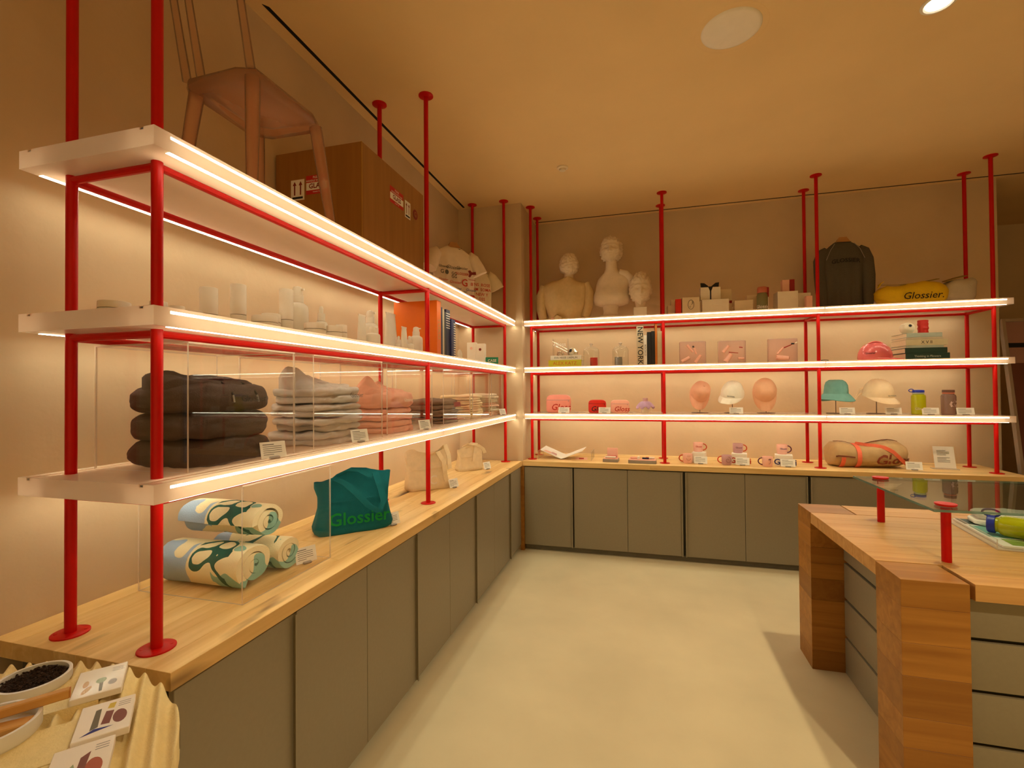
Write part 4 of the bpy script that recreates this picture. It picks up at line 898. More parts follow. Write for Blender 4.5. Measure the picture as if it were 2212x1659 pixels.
GX = 'small boxes on the top back shelf'
carton('flat pale carton at the left end of the small boxes', (1.60, 3.90, ZT), .1, .10, .10, .115, 'cream_box', GX)
carton('small brown-white carton standing on the flat pale carton', (1.615, 3.94, ZT + .1155), .1, .06, .06, .065, 'cream_box', GX, lid=False)
c = carton('red carton standing beside the white patterned box', (1.645, 3.80, ZT), 0, .052, .09, .158, 'red_vinyl', GX, lid=False)
c = carton('white box with oval hand drawing on the top back shelf', (1.755, 3.79, ZT), .05, .155, .08, .168, 'cream_box', GX, lid=False)
mb = MB(); mb.tube([(.026 * math.cos(k * PI / 12), -.0412, .095 + .044 * math.sin(k * PI / 12)) for k in range(24)], .0022, 5, True); obj('oval_print', mb, 'ink_grey', c)
lettering('3', .04, 'ink_black', c, FY((.008, -.0415, .108)), .2); lettering('c', .03, 'ink_black', c, FY((-.008, -.0415, .078)), .2)
carton('wide white two-tier box under the bow-tied box', (1.975, 3.83, ZT), 0, .235, .12, .138, 'white_box', GX)
t = carton('white box tied with a black bow', (1.935, 3.84, ZT + .1385), .08, .178, .07, .125, 'white_box', GX, 'gift_box', False)
obj('ribbon', MB().box((-.006, -.0365, .0), (.006, .0365, .1265)), 'navy', t)
for s in (-1, 1):
    bw = MB(); v = []
    for yy in (-.012, .012): v += [(s * .005, yy, .118), (s * .078, yy, .128), (s * .082, yy, .170), (s * .05, yy, .166), (s * .02, yy, .142)]
    bw.add(v, [(0, 1, 2, 3, 4), (9, 8, 7, 6, 5)] + [(k, (k + 1) % 5, 5 + (k + 1) % 5, 5 + k) for k in range(5)]); obj('bow_loop', bw, 'ink_black', t)
obj('bow_tail', MB().add([(-.022, -.038, .128), (.022, -.038, .128), (.0, -.0385, .07), (-.022, -.0355, .128), (.022, -.0355, .128), (0, -.0355, .07)], [(0, 2, 1), (3, 4, 5), (0, 1, 4, 3), (1, 2, 5, 4), (2, 0, 3, 5)]), 'ink_black', t)
c = carton('tall off-white box with dark band right of the bow', (2.098, 3.99, ZT), 0, .10, .06, .265, 'cream_box', GX, lid=False); obj('band', MB().box((-.052, -.032, .125), (.052, .032, .150)), 'dark_red', c)
carton('low cream carton left of the sage bottle', (2.225, 3.86, ZT), 0, .158, .10, .122, 'cream_box', GX)
carton('square cream carton behind the low cream carton', (2.335, 3.98, ZT), 0, .12, .09, .19, 'cream_box', GX, lid=False)
t = thing('drink_bottle', 'sage green drink bottle with coral cap on the top back shelf', 'bottle', (2.378, 3.80, ZT))
obj('body', MB().lathe([(.042, 0), (.046, .006), (.046, .150), (.040, .168), (.036, .175)], 28), 'bottle_sage', t, smooth=40)
cp = obj('cap', MB().lathe([(.040, .176), (.042, .18), (.042, .215), (.036, .230), (0, .234)], 28), 'cap_coral', t, smooth=40); obj('cap_lever', MB().box((.028, -.02, .178), (.054, .02, .226), .006), 'dark_red', cp, smooth=40)
lettering('Glossier', .042, 'ink_white', t, lambda x, y: (.0467 * math.sin(x / .046), -.0467 * math.cos(x / .046), .045 + y), bold=.02)
c = carton('slim red and white carton behind the sage bottle', (2.43, 3.92, ZT), 0, .05, .05, .215, 'white_box', GX, lid=False); obj('red_top', MB().box((-.0258, -.0258, .155), (.0258, .0258, .2155)), 'dark_red', c)
carton('large white carton right of the sage bottle', (2.585, 3.86, ZT), .05, .17, .13, .180, 'white_box', GX)
carton('lower white carton left of the grey sweatshirt', (2.735, 3.93, ZT), 0, .12, .12, .172, 'white_box', GX, lid=False)
t = carton('small pink lidded box on the large white carton', (2.588, 3.88, ZT + .1805), 0, .060, .06, .115, 'mug_pink', GX, lid=True)
t = carton('small dark red box on the large white carton', (2.640, 3.88, ZT + .1805), 0, .040, .06, .118, 'dark_red', GX, lid=False)
carton('little pink lidded box in front, near the red post', (2.742, 3.76, ZT), 0, .050, .05, .118, 'mug_pink', GX)

hs = .63
lsl = {s: [(.36, 0, .885, .034), (.46, -.003, .835, .050), (.525, -.008, .72, .058), (.555, -.015, .48, .052), (.55, -.03, .26, .044), (.50, -.045, .05, .034)] for s in (-1, 1)}
t = garment('sweatshirt', 'charcoal grey sweatshirt with dark lettering on a wooden hanger', 'sweatshirt', 'sweat_grey', (3.075, 3.93, ZT), .0, .345, hs, lsl, None, None, .011, 6)
lettering('GLOSSIER', .052, 'ink_black', t, lambda x, y: (x, -.064, hs * .70 + y - x * x * 1.0), bold=.008)
for s in (-1, 1): obj('raglan_seam', MB().tube([(s * .075, -.038, hs * .955), (s * .115, -.056, hs * .86), (s * .15, -.058, hs * .72)], .0022, 5), 'holder_grey', t)
hanger('wooden hanger in the collar of the grey sweatshirt', (3.075, 3.93, ZT + hs - .012), 0, .32)
def bag_lump(name, label, mat, loc, rz, w, d, h, seed, group, lift=.12):
    t = thing(name, label, 'bag', loc, rz, group); rings = []
    for i in range(15):
        u = i / 14; x = (u - .5) * w; k = (1 - abs(2 * u - 1) ** 5) ** .5; k = max(k, .30)
        r = []
        for (a, b, _) in ell(0, 0, 0, d / 2 * k, h / 2 * k, 30, 2.8): r.append((x, a, max(0, h / 2 + b + .01 * math.sin(9 * u + seed) + lift * h * (u - .3) * (1 if b > 0 else 0))))
        rings.append(r)
    obj('bag_body', MB().loft(rings), mat, t, smooth=75, wr=(.012, 11, seed)); return t
t = bag_lump('yellow_bag', 'bright yellow zip bag with dark lettering on the top back shelf', 'yellow_bag', (3.555, 3.86, ZT), 0, .53, .20, .19, 2, None)
obj('zip_flap', MB().ribbon([(-.24, -.02, .195), (-.10, -.03, .185), (.05, -.02, .195), (.20, 0, .225)], (0, 1, .2), .05, .006), 'bag_lining', t, smooth=50)
obj('pull_tab', MB().ribbon([(-.25, -.02, .17), (-.235, -.04, .205), (-.22, -.05, .215)], (0, 1, 0), .03, .005), 'yellow_bag', t)
lettering('Glossier.', .082, 'ink_black', t, FY((.04, -.113, .072)), .25, .004)
t = bag_lump('grey_bag', 'pale grey zip bag beside the yellow bag at the shelf end', 'bag_grey', (3.905, 3.90, ZT), .1, .25, .18, .20, 5, None, .3)
obj('zip_flap', MB().ribbon([(-.10, -.02, .20), (-.02, -.02, .225), (.06, -.01, .245)], (0, 1, .2), .06, .006), 'bag_lining', t, smooth=50); obj('pull_tab', MB().ribbon([(.10, -.02, .20), (.115, -.03, .16)], (0, 1, 0), .03, .005), 'bag_grey', t)

# ------------------------------------------------------------------ middle back shelf
ZM = S2
GK = 'books on the middle back shelf'; LIE = (PI / 2, 0, 0)
def lying(label, x, y, z, length, depth, th, mat, title=None, tsize=.03, tmat='ink_black', rz=0, shear=0, sub=None):
    t = thing('book', label, 'book', (x, y, z), rz, GK); c = .003
    mb = MB(); mb.box((0, 0, 0), (length, depth, c), .0008); mb.box((0, 0, th - c), (length, depth, th), .0008); mb.box((0, 0, c), (length, c, th - c)); cv = obj('cover', mb, mat, t)
    obj('pages', MB().box((.003, c, c), (length - .003, depth - .004, th - c)), 'pages', t)
    if title: lettering(title, tsize, tmat, cv, FY((length * (.5 if not sub else .42), -.0006, th / 2)), shear, .012)
    return t
lying('yellow-green book lying at the bottom of the left pile', .392, 3.72, ZM, .332, .24, .068, 'book_lime', 'ALEX KATZ', .046, 'book_rust')
lying('white book lying on the yellow-green book', .412, 3.73, ZM + .0685, .31, .22, .046, 'book_white', 'EVA HESSE OBERLIN', .026, 'ink_grey')
zb = ZM + .115
t = thing('acrylic_box', 'small clear acrylic box with white lettering on the left book pile', 'display case', (.502, 3.82, zb), 0)
for a_ in (((-.077, -.05, 0), (.077, -.047, .175), 1), ((-.077, .047, 0), (.077, .05, .175), 1), ((-.077, -.047, 0), (-.074, .047, .175), 0), ((.074, -.047, 0), (.077, .047, .175), 0), ((-.074, -.047, 0), (.074, .047, .003), 2)): pane('panel', a_[0], a_[1], t, a_[2])
lettering('Gloss', .055, 'ink_white', t, FY((.0, -.0508, .115)), 0, .01)
t = thing('foil_lump', 'small grey crumpled foil piece inside the acrylic box', 'ornament', (.495, 3.82, zb + .0032)); obj('crumple', MB().lathe([(0, 0), (.03, .002), (.036, .02), (.02, .04), (0, .044)], 16), 'silver_foil', t, smooth=30, wr=(.012, 40, 1)); obj('fold', MB().box((-.02, -.012, .03), (.02, .012, .046), .004), 'silver_foil', t)
t = thing('foil_ornament', 'shiny crumpled foil ornament on the white book', 'ornament', (.628, 3.80, zb)); obj('crumple', MB().lathe([(0, 0), (.036, .004), (.046, .035), (.036, .07), (0, .082)], 20), 'silver_foil', t, smooth=20, wr=(.022, 34, 3)); obj('fold', MB().lathe([(0, .03), (.02, .035), (.02, .06), (0, .065)], 12, (-.012, -.03, 0)), 'book_black', t, smooth=20, wr=(.008, 60, 3))
def bell(label, x, y, m_, lb2):
    t = thing('bell_jar', label, 'bell jar', (x, y, ZM), group='glass bell jars')
    obj('dome', MB().lathe([(.080, 0), (.080, .15), (.075, .172), (.058, .190), (.03, .200), (.012, .203), (.010, .203), (.027, .197), (.055, .187), (.071, .170), (.076, .15), (.076, 0)], 36), 'glass_dome', t, smooth=50, fix=True)
    obj('rim', MB().lathe([(.076, 0), (.083, 0), (.083, .005), (.076, .005)], 36), 'acrylic_edge', t, smooth=40)
    obj('knob', MB().lathe([(.010, .203), (.008, .212), (.016, .220), (.018, .228), (.012, .236), (0, .238)], 20), 'acrylic_edge', t, smooth=50)
    c = thing('small_pot', lb2, 'pot', (x + (.026 if 'red' in lb2 else -.02), y, ZM), group='pots under the bell jars')
    obj('body', MB().lathe([(.036, 0), (.038, .003), (.038, .075), (.034, .08)], 24), m_, c, smooth=40); obj('lid', MB().lathe([(.037, .08), (.037, .090), (0, .091)], 24), m_, c, smooth=40)
bell('glass bell jar over the red pot', .812, 3.82, 'red_can', 'small red pot under the left bell jar'); bell('glass bell jar over the silver pot', 1.100, 3.82, 'steel', 'small silver pot under the right bell jar')
xx = 1.257
for lb, th, h, m_, ti, ts, tm in (('grey book with big black New York title on its spine', .064, .378, 'book_grey', 'NEW YORK', .069, 'ink_black'), ('thin white book right of the New York book', .030, .288, 'book_white', 'ROCOCO', .024, 'ink_black'), ('black book left of the taller black book', .038, .318, 'book_black', None, .018, 'book_grey'), ('taller black book with a white spine line', .034, .325, 'book_black', None, .018, 'book_white'), ('tall thin rust orange book', .020, .405, 'book_rust', None, .01, 'ink_black'), ('wide beige book beside the red post', .042, .322, 'book_tan', None, .01, 'ink_black')):
    book(lb, (xx, 3.73, ZM), (0, 0, 0), th, h, .24, m_, GK, ti, ts, tm); xx += th + .0012
def resin(label, x, y, w, h, items, rz=0):
    t = thing('resin_block', label, 'display block', (x, y, ZM), rz, 'pink translucent blocks with cosmetics inside')
    rings = [[(q * k, p, z_) for q, p, z_ in ((-w / 2, -.022, 0), (w / 2, -.022, 0), (w / 2, -.022, h), (0, -.022, h * 1.03), (-w / 2, -.022, h))] for k in (1,)]
    mb = MB().box((-w / 2, -.028, 0), (w / 2, .028, h), .008); obj('block', mb, 'pink_resin', t, smooth=40)
    for k, (a_, b_, c_, d_, r_, m_) in enumerate(items):
        p = obj('cosmetic_tube', MB().tube([(a_, -.029, b_), (c_, -.030, d_)], [r_, r_ * .8], 10), m_, t, smooth=50)
    return t
PP, DR, RS = 'pink_prod', 'book_black', 'dark_red'
resin('leftmost pink translucent block with cosmetics inside', 1.775, 3.85, .238, .222, [(-.05, .19, .0, .12, .012, PP), (-.004, .172, .012, .172, .009, DR), (.012, .16, .03, .10, .010, PP), (-.10, .03, -.03, .07, .02, PP), (.02, .02, .07, .09, .016, PP)])
resin('middle pink translucent block with cosmetics inside', 2.122, 3.85, .238, .218, [(-.08, .11, -.03, .17, .016, PP), (-.03, .11, .05, .10, .004, RS), (.06, .155, .09, .15, .005, RS), (-.06, .02, -.01, .09, .024, PP), (.05, .05, .10, .05, .012, PP)])
resin('rightmost pink translucent block with cosmetics inside', 2.550, 3.85, .242, .222, [(-.05, .08, .0, .14, .010, PP), (.0, .135, .07, .165, .005, RS), (.065, .172, .09, .172, .008, DR), (-.06, .05, .04, .04, .026, PP), (.04, .03, .046, .05, .006, RS), (.10, .175, .115, .185, .007, 'white_box')], .03)
t = thing('hard_hat', 'glossy pink hard hat on the middle back shelf', 'hard hat', (3.258, 3.80, ZM), -.25)
obj('shell', MB().lathe([(.122, .012), (.125, .03), (.120, .07), (.104, .11), (.075, .14), (.04, .155), (0, .159)], 36, sx=1.0, sy=1.12), 'hardhat_pink', t, smooth=60)
obj('brim', MB().loft([ell(.035, 0, .004, .158, .146, 40), ell(.035, 0, .010, .162, .148, 40), ell(.01, 0, .020, .130, .142, 40)]), 'hardhat_pink', t, smooth=50)
for s in (-.045, 0, .045): obj('ridge', MB().tube([(.10 * math.cos(a_) * 1.0, s, .018 + .146 * math.sin(a_)) for a_ in [PI * k / 14 for k in range(1, 14)]], .006, 8), 'hardhat_pink', t, smooth=60)
lettering('Glossier', .022, 'ink_black', t, FY((-.05, -.136, .06)), 0, .02)
ob_ = thing('small_trinket', 'tiny flat dark trinket left of the pink hard hat', 'trinket', (2.875, 3.80, ZM)); obj('rim', MB().tube([(-.03, 0, .012), (-.01, 0, .016), (.01, 0, .016), (.03, 0, .012)], .003, 6), 'ink_black', ob_); obj('plate', MB().box((-.03, -.004, 0), (.03, .004, .010), .001), 'ink_grey', ob_)
z = ZM
for lb, x0, ln, th, m_, ti, ts, tm in (('thick dark green book at the bottom of the right pile', 3.458, .316, .055, 'book_green', 'Thinking in Flowers', .024, 'book_sage'), ('black-green book second from the bottom of the right pile', 3.455, .302, .044, 'book_green', None, .02, 'ink_white'), ('thin grey book, third from the bottom of the right pile', 3.462, .27, .020, 'book_sage', None, .02, 'ink_black'), ('patterned cream book in the middle of the right pile', 3.462, .30, .050, 'book_tan', 'X V II', .034, 'book_black'), ('thin beige book, second from the top of the right pile', 3.466, .262, .018, 'book_grey', None, .02, 'ink_black'), ('pale sage book on top of the right pile', 3.468, .255, .036, 'book_sage', None, .02, 'ink_black')):
    lying(lb, x0, 3.74, z, ln, .24, th, m_, ti, ts, tm, .03); z += th + .0004
t = thing('cream_sphere', 'round cream ball with a dark hole on the right book pile', 'ornament', (3.512, 3.83, z)); obj('ball', MB().lathe([(0, 0)] + [(.054 * math.sin(PI * k / 14), .05 - .05 * math.cos(PI * k / 14)) for k in range(1, 14)] + [(0, .1)], 28), 'cream_ball', t, smooth=70, wr=(.003, 20, 2)); obj('hole', MB().lathe([(0, 0), (.011, .0005), (.012, -.004)], 14, axis='y'), 'ink_black', t, (.0, -.050, .066), (-.3, 0, 0)); obj('leaf_dent', MB().lathe([(0, .0), (.02, .003), (.012, .01), (0, .012)], 14, (-.035, -.02, .07)), 'cream_ball', t, smooth=70)
t = thing('red_canister', 'crinkled red paper canister on the right book pile', 'canister', (3.632, 3.84, z)); obj('body', MB().lathe([(.034, 0), (.037, .01), (.034, .03), (.038, .045), (.035, .065), (.038, .08), (.036, .098)], 24), 'red_can', t, smooth=30, wr=(.004, 40, 2)); obj('lid', MB().lathe([(.037, .098), (.038, .112), (.034, .116), (0, .116)], 24), 'red_can', t, smooth=40)

# ------------------------------------------------------------------ bottom back shelf: pouches, hats, bottles
def pouch(label, x, y, w, h, mat, tm, tsz, zipc):
    t = thing('zip_pouch', label, 'pouch', (x, y, S3), 0, 'zip pouches on the bottom back shelf'); rg = []
    for yy, k in ((-.030, .90), (-.026, .97), (-.012, 1.0), (.012, 1.0), (.026, .97), (.030, .9)):
        pts = []
        for k_ in range(40):
            a_ = 2 * PI * k_ / 40; c_, s_ = math.cos(a_), math.sin(a_); p = 7 if s_ < 0 else 4.5
            pts.append((math.copysign(abs(c_) ** (2 / p), c_) * w / 2 * k, yy, h / 2 + math.copysign(abs(s_) ** (2 / p), s_) * h / 2 * k))
        rg.append(pts)
    obj('pouch_body', MB().loft(rg), mat, t, smooth=50)
    zp = obj('zipper', MB().box((-w * .47, -.0318, h * .69), (w * .47, -.0285, h * .715), .001), zipc, t); obj('zip_pull', MB().box((w * .40, -.035, h * .60), (w * .43, -.031, h * .70), .001), zipc, zp)
    lettering('Gloss', tsz, tm, t, FY((w * .10, -.0306, h * .30)), .25, .012)
    return t
pouch('large pink zip pouch at the left end of the bottom back shelf', .477, 3.81, .252, .185, 'pink_vinyl', 'ink_red', .088, 'mug_mauve')
pouch('bright red zip pouch with dark lettering', .868, 3.81, .175, .132, 'red_vinyl', 'ink_black', .070, 'dark_red')
pouch('small pink zip pouch right of the red pouch', 1.090, 3.81, .180, .130, 'pink_pale', 'ink_red', .066, 'mug_mauve')
t = thing('ruffled_bottle', 'lavender ruffled topper bottle on the bottom back shelf', 'bottle', (1.332, 3.80, S3))
obj('base', MB().lathe([(.040, 0), (.044, .004), (.044, .060), (.03, .066)], 24), 'clear_base', t, smooth=40)
rg = []
for i in range(10):
    u = i / 9; rr = .030 + .052 * u ** .8; zz = .115 - .060 * u ** 1.4; rg.append([(rr * (1 + .10 * u * math.sin(8 * a_)) * math.cos(a_), rr * (1 + .10 * u * math.sin(8 * a_)) * math.sin(a_), zz + .012 * u * math.cos(8 * a_)) for a_ in [2 * PI * k / 64 for k in range(64)]])
for i in range(9, -1, -1): rg.append([(x * .97, y * .97, z - .003) for x, y, z in rg[i]])
obj('ruffle', MB().loft(rg, False), 'lavender', t, smooth=60)
obj('cap', MB().lathe([(.030, .112), (.024, .122), (.024, .146), (.020, .148), (0, .148)], 24), 'mug_mauve', t, smooth=40)

def hat_stand(label, x, y, rod):
    t = thing('hat_stand', label, 'stand', (x, y, S3), 0, 'round hat stands on the bottom back shelf')
    obj('base', MB().lathe([(.075, 0), (.075, .004), (.07, .006), (0, .006)], 32), 'stand_metal', t, smooth=40)
    obj('rod', MB().lathe([(.0035, .006), (.0035, rod)], 10), 'stand_metal', t, smooth=40); obj('knob', MB().lathe([(0, rod - .004), (.02, rod), (.02, rod + .01), (0, rod + .014)], 16), 'stand_metal', t, smooth=40)
def cap(label, mat, x, y, z, rot, under='cap_cream', ribbon=False, line=True, s=1.0):
    t = thing('baseball_cap', label, 'cap', (x, y, z), 0, 'baseball caps on stands', rot); n = 36; rg = []
    for i in range(13):
        u = i / 12; zz = math.sin(u * PI / 2) * .125 * s; r = math.cos(u * PI / 2) ** .75
        rg.append([(r * .090 * s * math.cos(a_), r * .102 * s * math.sin(a_), zz) for a_ in [2 * PI * k / n for k in range(n)]])
    obj('crown', MB().loft(rg), mat, t, smooth=60, wr=(.004, 16, x)); obj('button', MB().lathe([(.009, .0), (.008, .005), (0, .007)], 12, (0, 0, .123 * s)), mat, t, smooth=50)
    v = []; f = []; m_ = 21
    for lay in (0, .003):
        for i in range(m_):
            a_ = PI + PI * (i + .0) / (m_ - 1); c_, s_ = math.cos(a_), math.sin(a_)
            v.append((.088 * s * c_, .100 * s * s_, .004 - lay)); k = (abs(s_)) ** .8
            v.append((.092 * s * c_, .100 * s * s_ - .074 * s * k, .004 - .030 * s * k - .014 * abs(c_) * k - lay))
    for i in range(m_ - 1):
        a_, b_ = 2 * i, 2 * i + 2; f += [(a_, b_, b_ + 1, a_ + 1), (2 * m_ + a_, 2 * m_ + a_ + 1, 2 * m_ + b_ + 1, 2 * m_ + b_), (a_ + 1, b_ + 1, 2 * m_ + b_ + 1, 2 * m_ + a_ + 1)]
    obj('brim', MB().add(v, f), mat, t, smooth=60)
    if line: lettering('GLOSSIER.', .016, 'ink_grey', t, lambda q, p: (.03 + q, -.1045 * s, .022 + p), 0, .02)
    if ribbon:
        for pts in ([(-.05, .09, .07), (-.09, .10, .05), (-.13, .09, -.02), (-.15, .08, -.07)], [(-.05, .09, .03), (-.10, .09, .0), (-.15, .07, -.05), (-.19, .06, -.07)]): obj('ribbon_tie', MB().ribbon(pts, (.3, .2, 1), .018, .003), mat, t, smooth=60)
    return t
for lb, x, r_ in (('round hat stand under the drooping pink cap', 1.840, .13), ('round hat stand under the white cap', 2.130, .20), ('round hat stand under the tilted peach cap', 2.420, .17), ('round hat stand under the teal bucket hat', 2.990, .20), ('round hat stand under the cream ribbon cap', 3.305, .20)):
    hat_stand(lb, x, 3.90, r_)
cap('drooping pink baseball cap with its brim pointing down', 'cap_pink', 1.845, 3.93, S3 + .195, (math.radians(58), math.radians(12), math.radians(8)), line=False, s=1.02)
cap('white baseball cap second from the left', 'cap_white', 2.130, 3.90, S3 + .165, (math.radians(12), math.radians(8), math.radians(-28)), s=1.14)
cap('peach baseball cap facing front with its brim hanging down', 'cap_peach', 2.418, 3.95, S3 + .205, (math.radians(62), 0, math.radians(-4)), line=False, s=1.12)
cap('cream baseball cap with ribbon ties beside the bucket hat', 'cap_cream', 3.315, 3.90, S3 + .155, (math.radians(8), 0, math.radians(14)), ribbon=True, s=1.22)
t = thing('bucket_hat', 'teal canvas bucket hat on a stand', 'hat', (2.992, 3.90, S3 + .125), 0); n = 40
obj('crown', MB().loft([[(r * math.cos(a_), r * math.sin(a_), zz) for a_ in [2 * PI * k / n for k in range(n)]] for r, zz in ((.096, .052), (.094, .09), (.088, .13), (.076, .160), (.05, .178), (.0005, .184))]), 'hat_teal', t, smooth=60, wr=(.006, 18, 1))
obj('brim', MB().loft([[(r * math.cos(a_), r * math.sin(a_), zz + .010 * math.sin(2 * a_ + .6) * k_) for a_ in [2 * PI * k / n for k in range(n)]] for r, zz, k_ in ((.097, .055, 0), (.116, .035, .5), (.146, -.004, 1), (.144, -.007, 1), (.112, .030, .5), (.093, .05, 0))], False), 'hat_teal', t, smooth=60)
obj('band_seam', MB().tube([(.0975 * math.cos(a_), .0975 * math.sin(a_), .054) for a_ in [2 * PI * k / n for k in range(n)]], .002, 5, True), 'hat_teal', t)
def wbottle(label, x, mat, capm, loop):
    t = thing('water_bottle', label, 'water bottle', (x, 3.80, S3), 0, 'water bottles on the bottom back shelf')
    obj('body', MB().lathe([(.044, 0), (.050, .006), (.050, .152), (.046, .166), (.036, .172), (.036, .180)], 32), mat, t, smooth=40)
    obj('neck_ring', MB().lathe([(.036, .174), (.040, .175), (.040, .186), (.036, .187)], 28), 'book_sage' if loop else 'cap_coral', t, smooth=40)
    c = obj('cap', MB().lathe([(.039, .187), (.041, .188), (.041, .206), (.037, .209), (0, .210)], 28), capm, t, smooth=35)
    if loop: obj('cap_loop', MB().tube([(-.05 + .018 * math.cos(a_), 0, .204 + .012 * math.sin(a_)) for a_ in [2 * PI * k / 16 for k in range(16)]], .0035, 6, True), capm, c, smooth=50)
    return t
b1 = wbottle('yellow-green water bottle with a blue loop cap', 3.571, 'bottle_yellow', 'cap_blue', True); lettering('Glossier', .03, 'bottle_print', b1, lambda x, y: (.0507 * math.sin(x / .05 + .1), -.0507 * math.cos(x / .05 + .1), .05 + y))
b2 = wbottle('taupe water bottle with a brown cap', 3.783, 'bottle_taupe', 'cap_taupe', False); lettering('G', .085, 'bottle_print', b2, lambda x, y: (.0507 * math.sin(x / .05 + .25), -.0507 * math.cos(x / .05 + .25), .085 + y), bold=.03)

# ------------------------------------------------------------------ back worktop: magazine, kits, mugs, duffel, sign
t = thing('acrylic_tray', 'low clear acrylic box around the open magazine', 'display case', (.545, 3.86, ZC), 0)
for p0, p1, k in (((-.27, -.15, 0), (.27, -.146, .085), 1), ((-.27, .146, 0), (.27, .15, .085), 1), ((-.27, -.146, 0), (-.266, .146, .085), 0), ((.266, -.146, 0), (.27, .146, .085), 0)): pane('panel', p0, p1, t, k)
t = thing('magazine', 'open magazine with a portrait page in the low acrylic box', 'magazine', (.515, 3.86, ZC + .004), -.05)
def page(s):
    rg = []
    for i in range(9):
        u = i / 8; x = s * .215 * u; zz = .085 * u ** 1.25 + .006 * math.sin(PI * u)
        rg.append([(x, -.12, zz), (x, .12, zz + .012), (x, .12, zz + .018), (x, -.12, zz + .006)])
    return MB().loft(rg)
for s in (-1, 1):
    pg = obj('page_block', page(s), 'card_white', t, smooth=50)
    if s < 0:
        for (u0, u1, v0, v1, m_) in ((.25, .55, -.09, -.02, 'mug_mauve'), (.5, .9, -.11, -.05, 'mug_pink')):
            q = lambda u, v: (-.215 * u, v, .085 * u ** 1.25 + .006 * math.sin(PI * u) + .0085 + (v + .12) * .05)
            mb = MB(); mb.add([q(u0, v0), q(u1, v0), q((u0 + u1) / 2 + .1, v1), q(u0 + .05, v1)], [(0, 1, 2, 3)]); obj('picture_print', mb, m_, pg, fix=False)
t = thing('pink_leaflet', 'flat pink leaflet under the open magazine', 'leaflet', (.70, 3.84, ZC), .1); obj('sheet', MB().box((-.06, -.08, 0), (.06, .08, .002)), 'mug_pink', t); sheet(.05, .10, 'ink_red', t, plane((0, 0, .0024), (1, 0, 0), (0, 1, 0)))
def kit(label, x, y, w, d, items, back=False):
    t = thing('gift_kit', label, 'gift set', (x, y, ZC), -.05, 'open kraft gift sets on the back worktop')
    obj('tray', MB().box((-w / 2, -d / 2, 0), (w / 2, d / 2, .030), .002), 'holder_grey', t); obj('insert', MB().box((-w / 2 + .004, -d / 2 + .004, .030), (w / 2 - .004, d / 2 - .004, .034)), 'pink_pale', t)
    for a_, b_, c_, e_, r_, m_ in items: obj('cosmetic', MB().tube([(a_, b_, .036 + r_), (c_, e_, .036 + r_)], r_, 10), m_, t, smooth=50)
    if back: obj('lid', MB().box((-w / 2 + .03, d / 2 - .006, .03), (w / 2 - .012, d / 2, .125), .002), 'mug_pink', t)
    return t
kit('small open gift set with upright pink lid', 1.003, 3.72, .145, .12, [(-.05, -.03, .05, -.03, .010, 'white_box'), (-.05, .0, .05, .01, .010, 'ink_red'), (-.03, .03, .05, .03, .008, 'dark_red')], True)
kit('wide open gift set with a bow', 1.298, 3.69, .255, .12, [(-.11, 0, -.05, .01, .010, 'mug_pink'), (-.035, -.03, -.035, .04, .012, 'white_box'), (.0, .0, .06, -.005, .008, 'navy'), (.06, .02, .11, .03, .010, 'white_box'), (.03, .03, .09, .035, .008, 'ink_red')])
def mug(label, x, y, z, mat, hm, side, deco, dm):
    t = thing('mug', label, 'mug', (x, y, z), 0, 'mugs on the back worktop')
    obj('body', MB().lathe([(.036, 0), (.040, .003), (.041, .020), (.044, .032), (.044, .086), (.0425, .088), (.0405, .086), (.0405, .012), (0, .010)], 32), mat, t, smooth=45)
    obj('handle', MB().tube([(side * (.042 + .034 * math.sin(a_)), 0, .046 + .030 * math.cos(a_)) for a_ in [PI * k / 12 for k in range(13)]], .0052, 8), hm, t, smooth=60)
    W = lambda x_, y_, cz: (.0446 * math.sin(x_ / .0445 + .12), -.0446 * math.cos(x_ / .0445 + .12), cz + y_)
    if deco == 'text': lettering('Glossier', .019, dm, t, lambda a_, b_: W(a_, b_, .052), 0, .02)
    if deco == 'smile':
        obj('smile_print', MB().tube([W(.019 * math.cos(a_), .017 * math.sin(a_), .048) for a_ in [PI + PI * k / 12 for k in range(13)]], .0012, 5), dm, t)
        for q in (-.012, 0, .012): obj('dash_print', MB().tube([W(q, .014, .052), W(q, .022, .052)], .0012, 5), dm, t)
    if deco == 'swirl':
        obj('swirl_print', MB().tube([W((.006 + .0018 * k) * math.cos(k * .55), (.007 + .0016 * k) * math.sin(k * .55), .046) for k in range(15)], .0012, 5), dm, t)
    if deco == 'rose':
        mb = MB(); mb.add([W(.012 * math.cos(a_) + .004, .007 * math.sin(a_), .066) for a_ in [2 * PI * k / 12 for k in range(12)]], [tuple(range(12))]); obj('hat_print', mb, dm, t, fix=False)
        obj('stem_print', MB().tube([W(.006, .012, .046), W(.010, .0, .046), W(.004, -.014, .046), W(-.006, -.02, .046)], .0014, 5), dm, t)
    return t
def mbox(label, x, y, w, d, h, rz, txt, tm):
    t = thing('mug_box', label, 'box', (x, y, ZC), rz, 'white mug boxes on the back worktop')
    obj('body', MB().box((-w / 2, -d / 2, 0), (w / 2, d / 2, h), .0015), 'white_box', t); obj('flap', MB().box((-w / 2 + .002, -d / 2 - .0003, h - .002), (w / 2 - .002, d / 2, h + .0008)), 'card_white', t)
    if txt: lettering(txt, .072, tm, t, FY((.01, -d / 2 - .0006, h * .36)), 0, .02)
    return t
mbox('plain white mug box at the left, under a pink mug', 1.822, 3.84, .115, .12, .098, -.25, None, None)
mbox('white mug box with red letters, under the mauve mug', 2.170, 3.82, .13, .12, .098, -.20, 'Glossi', 'ink_red')
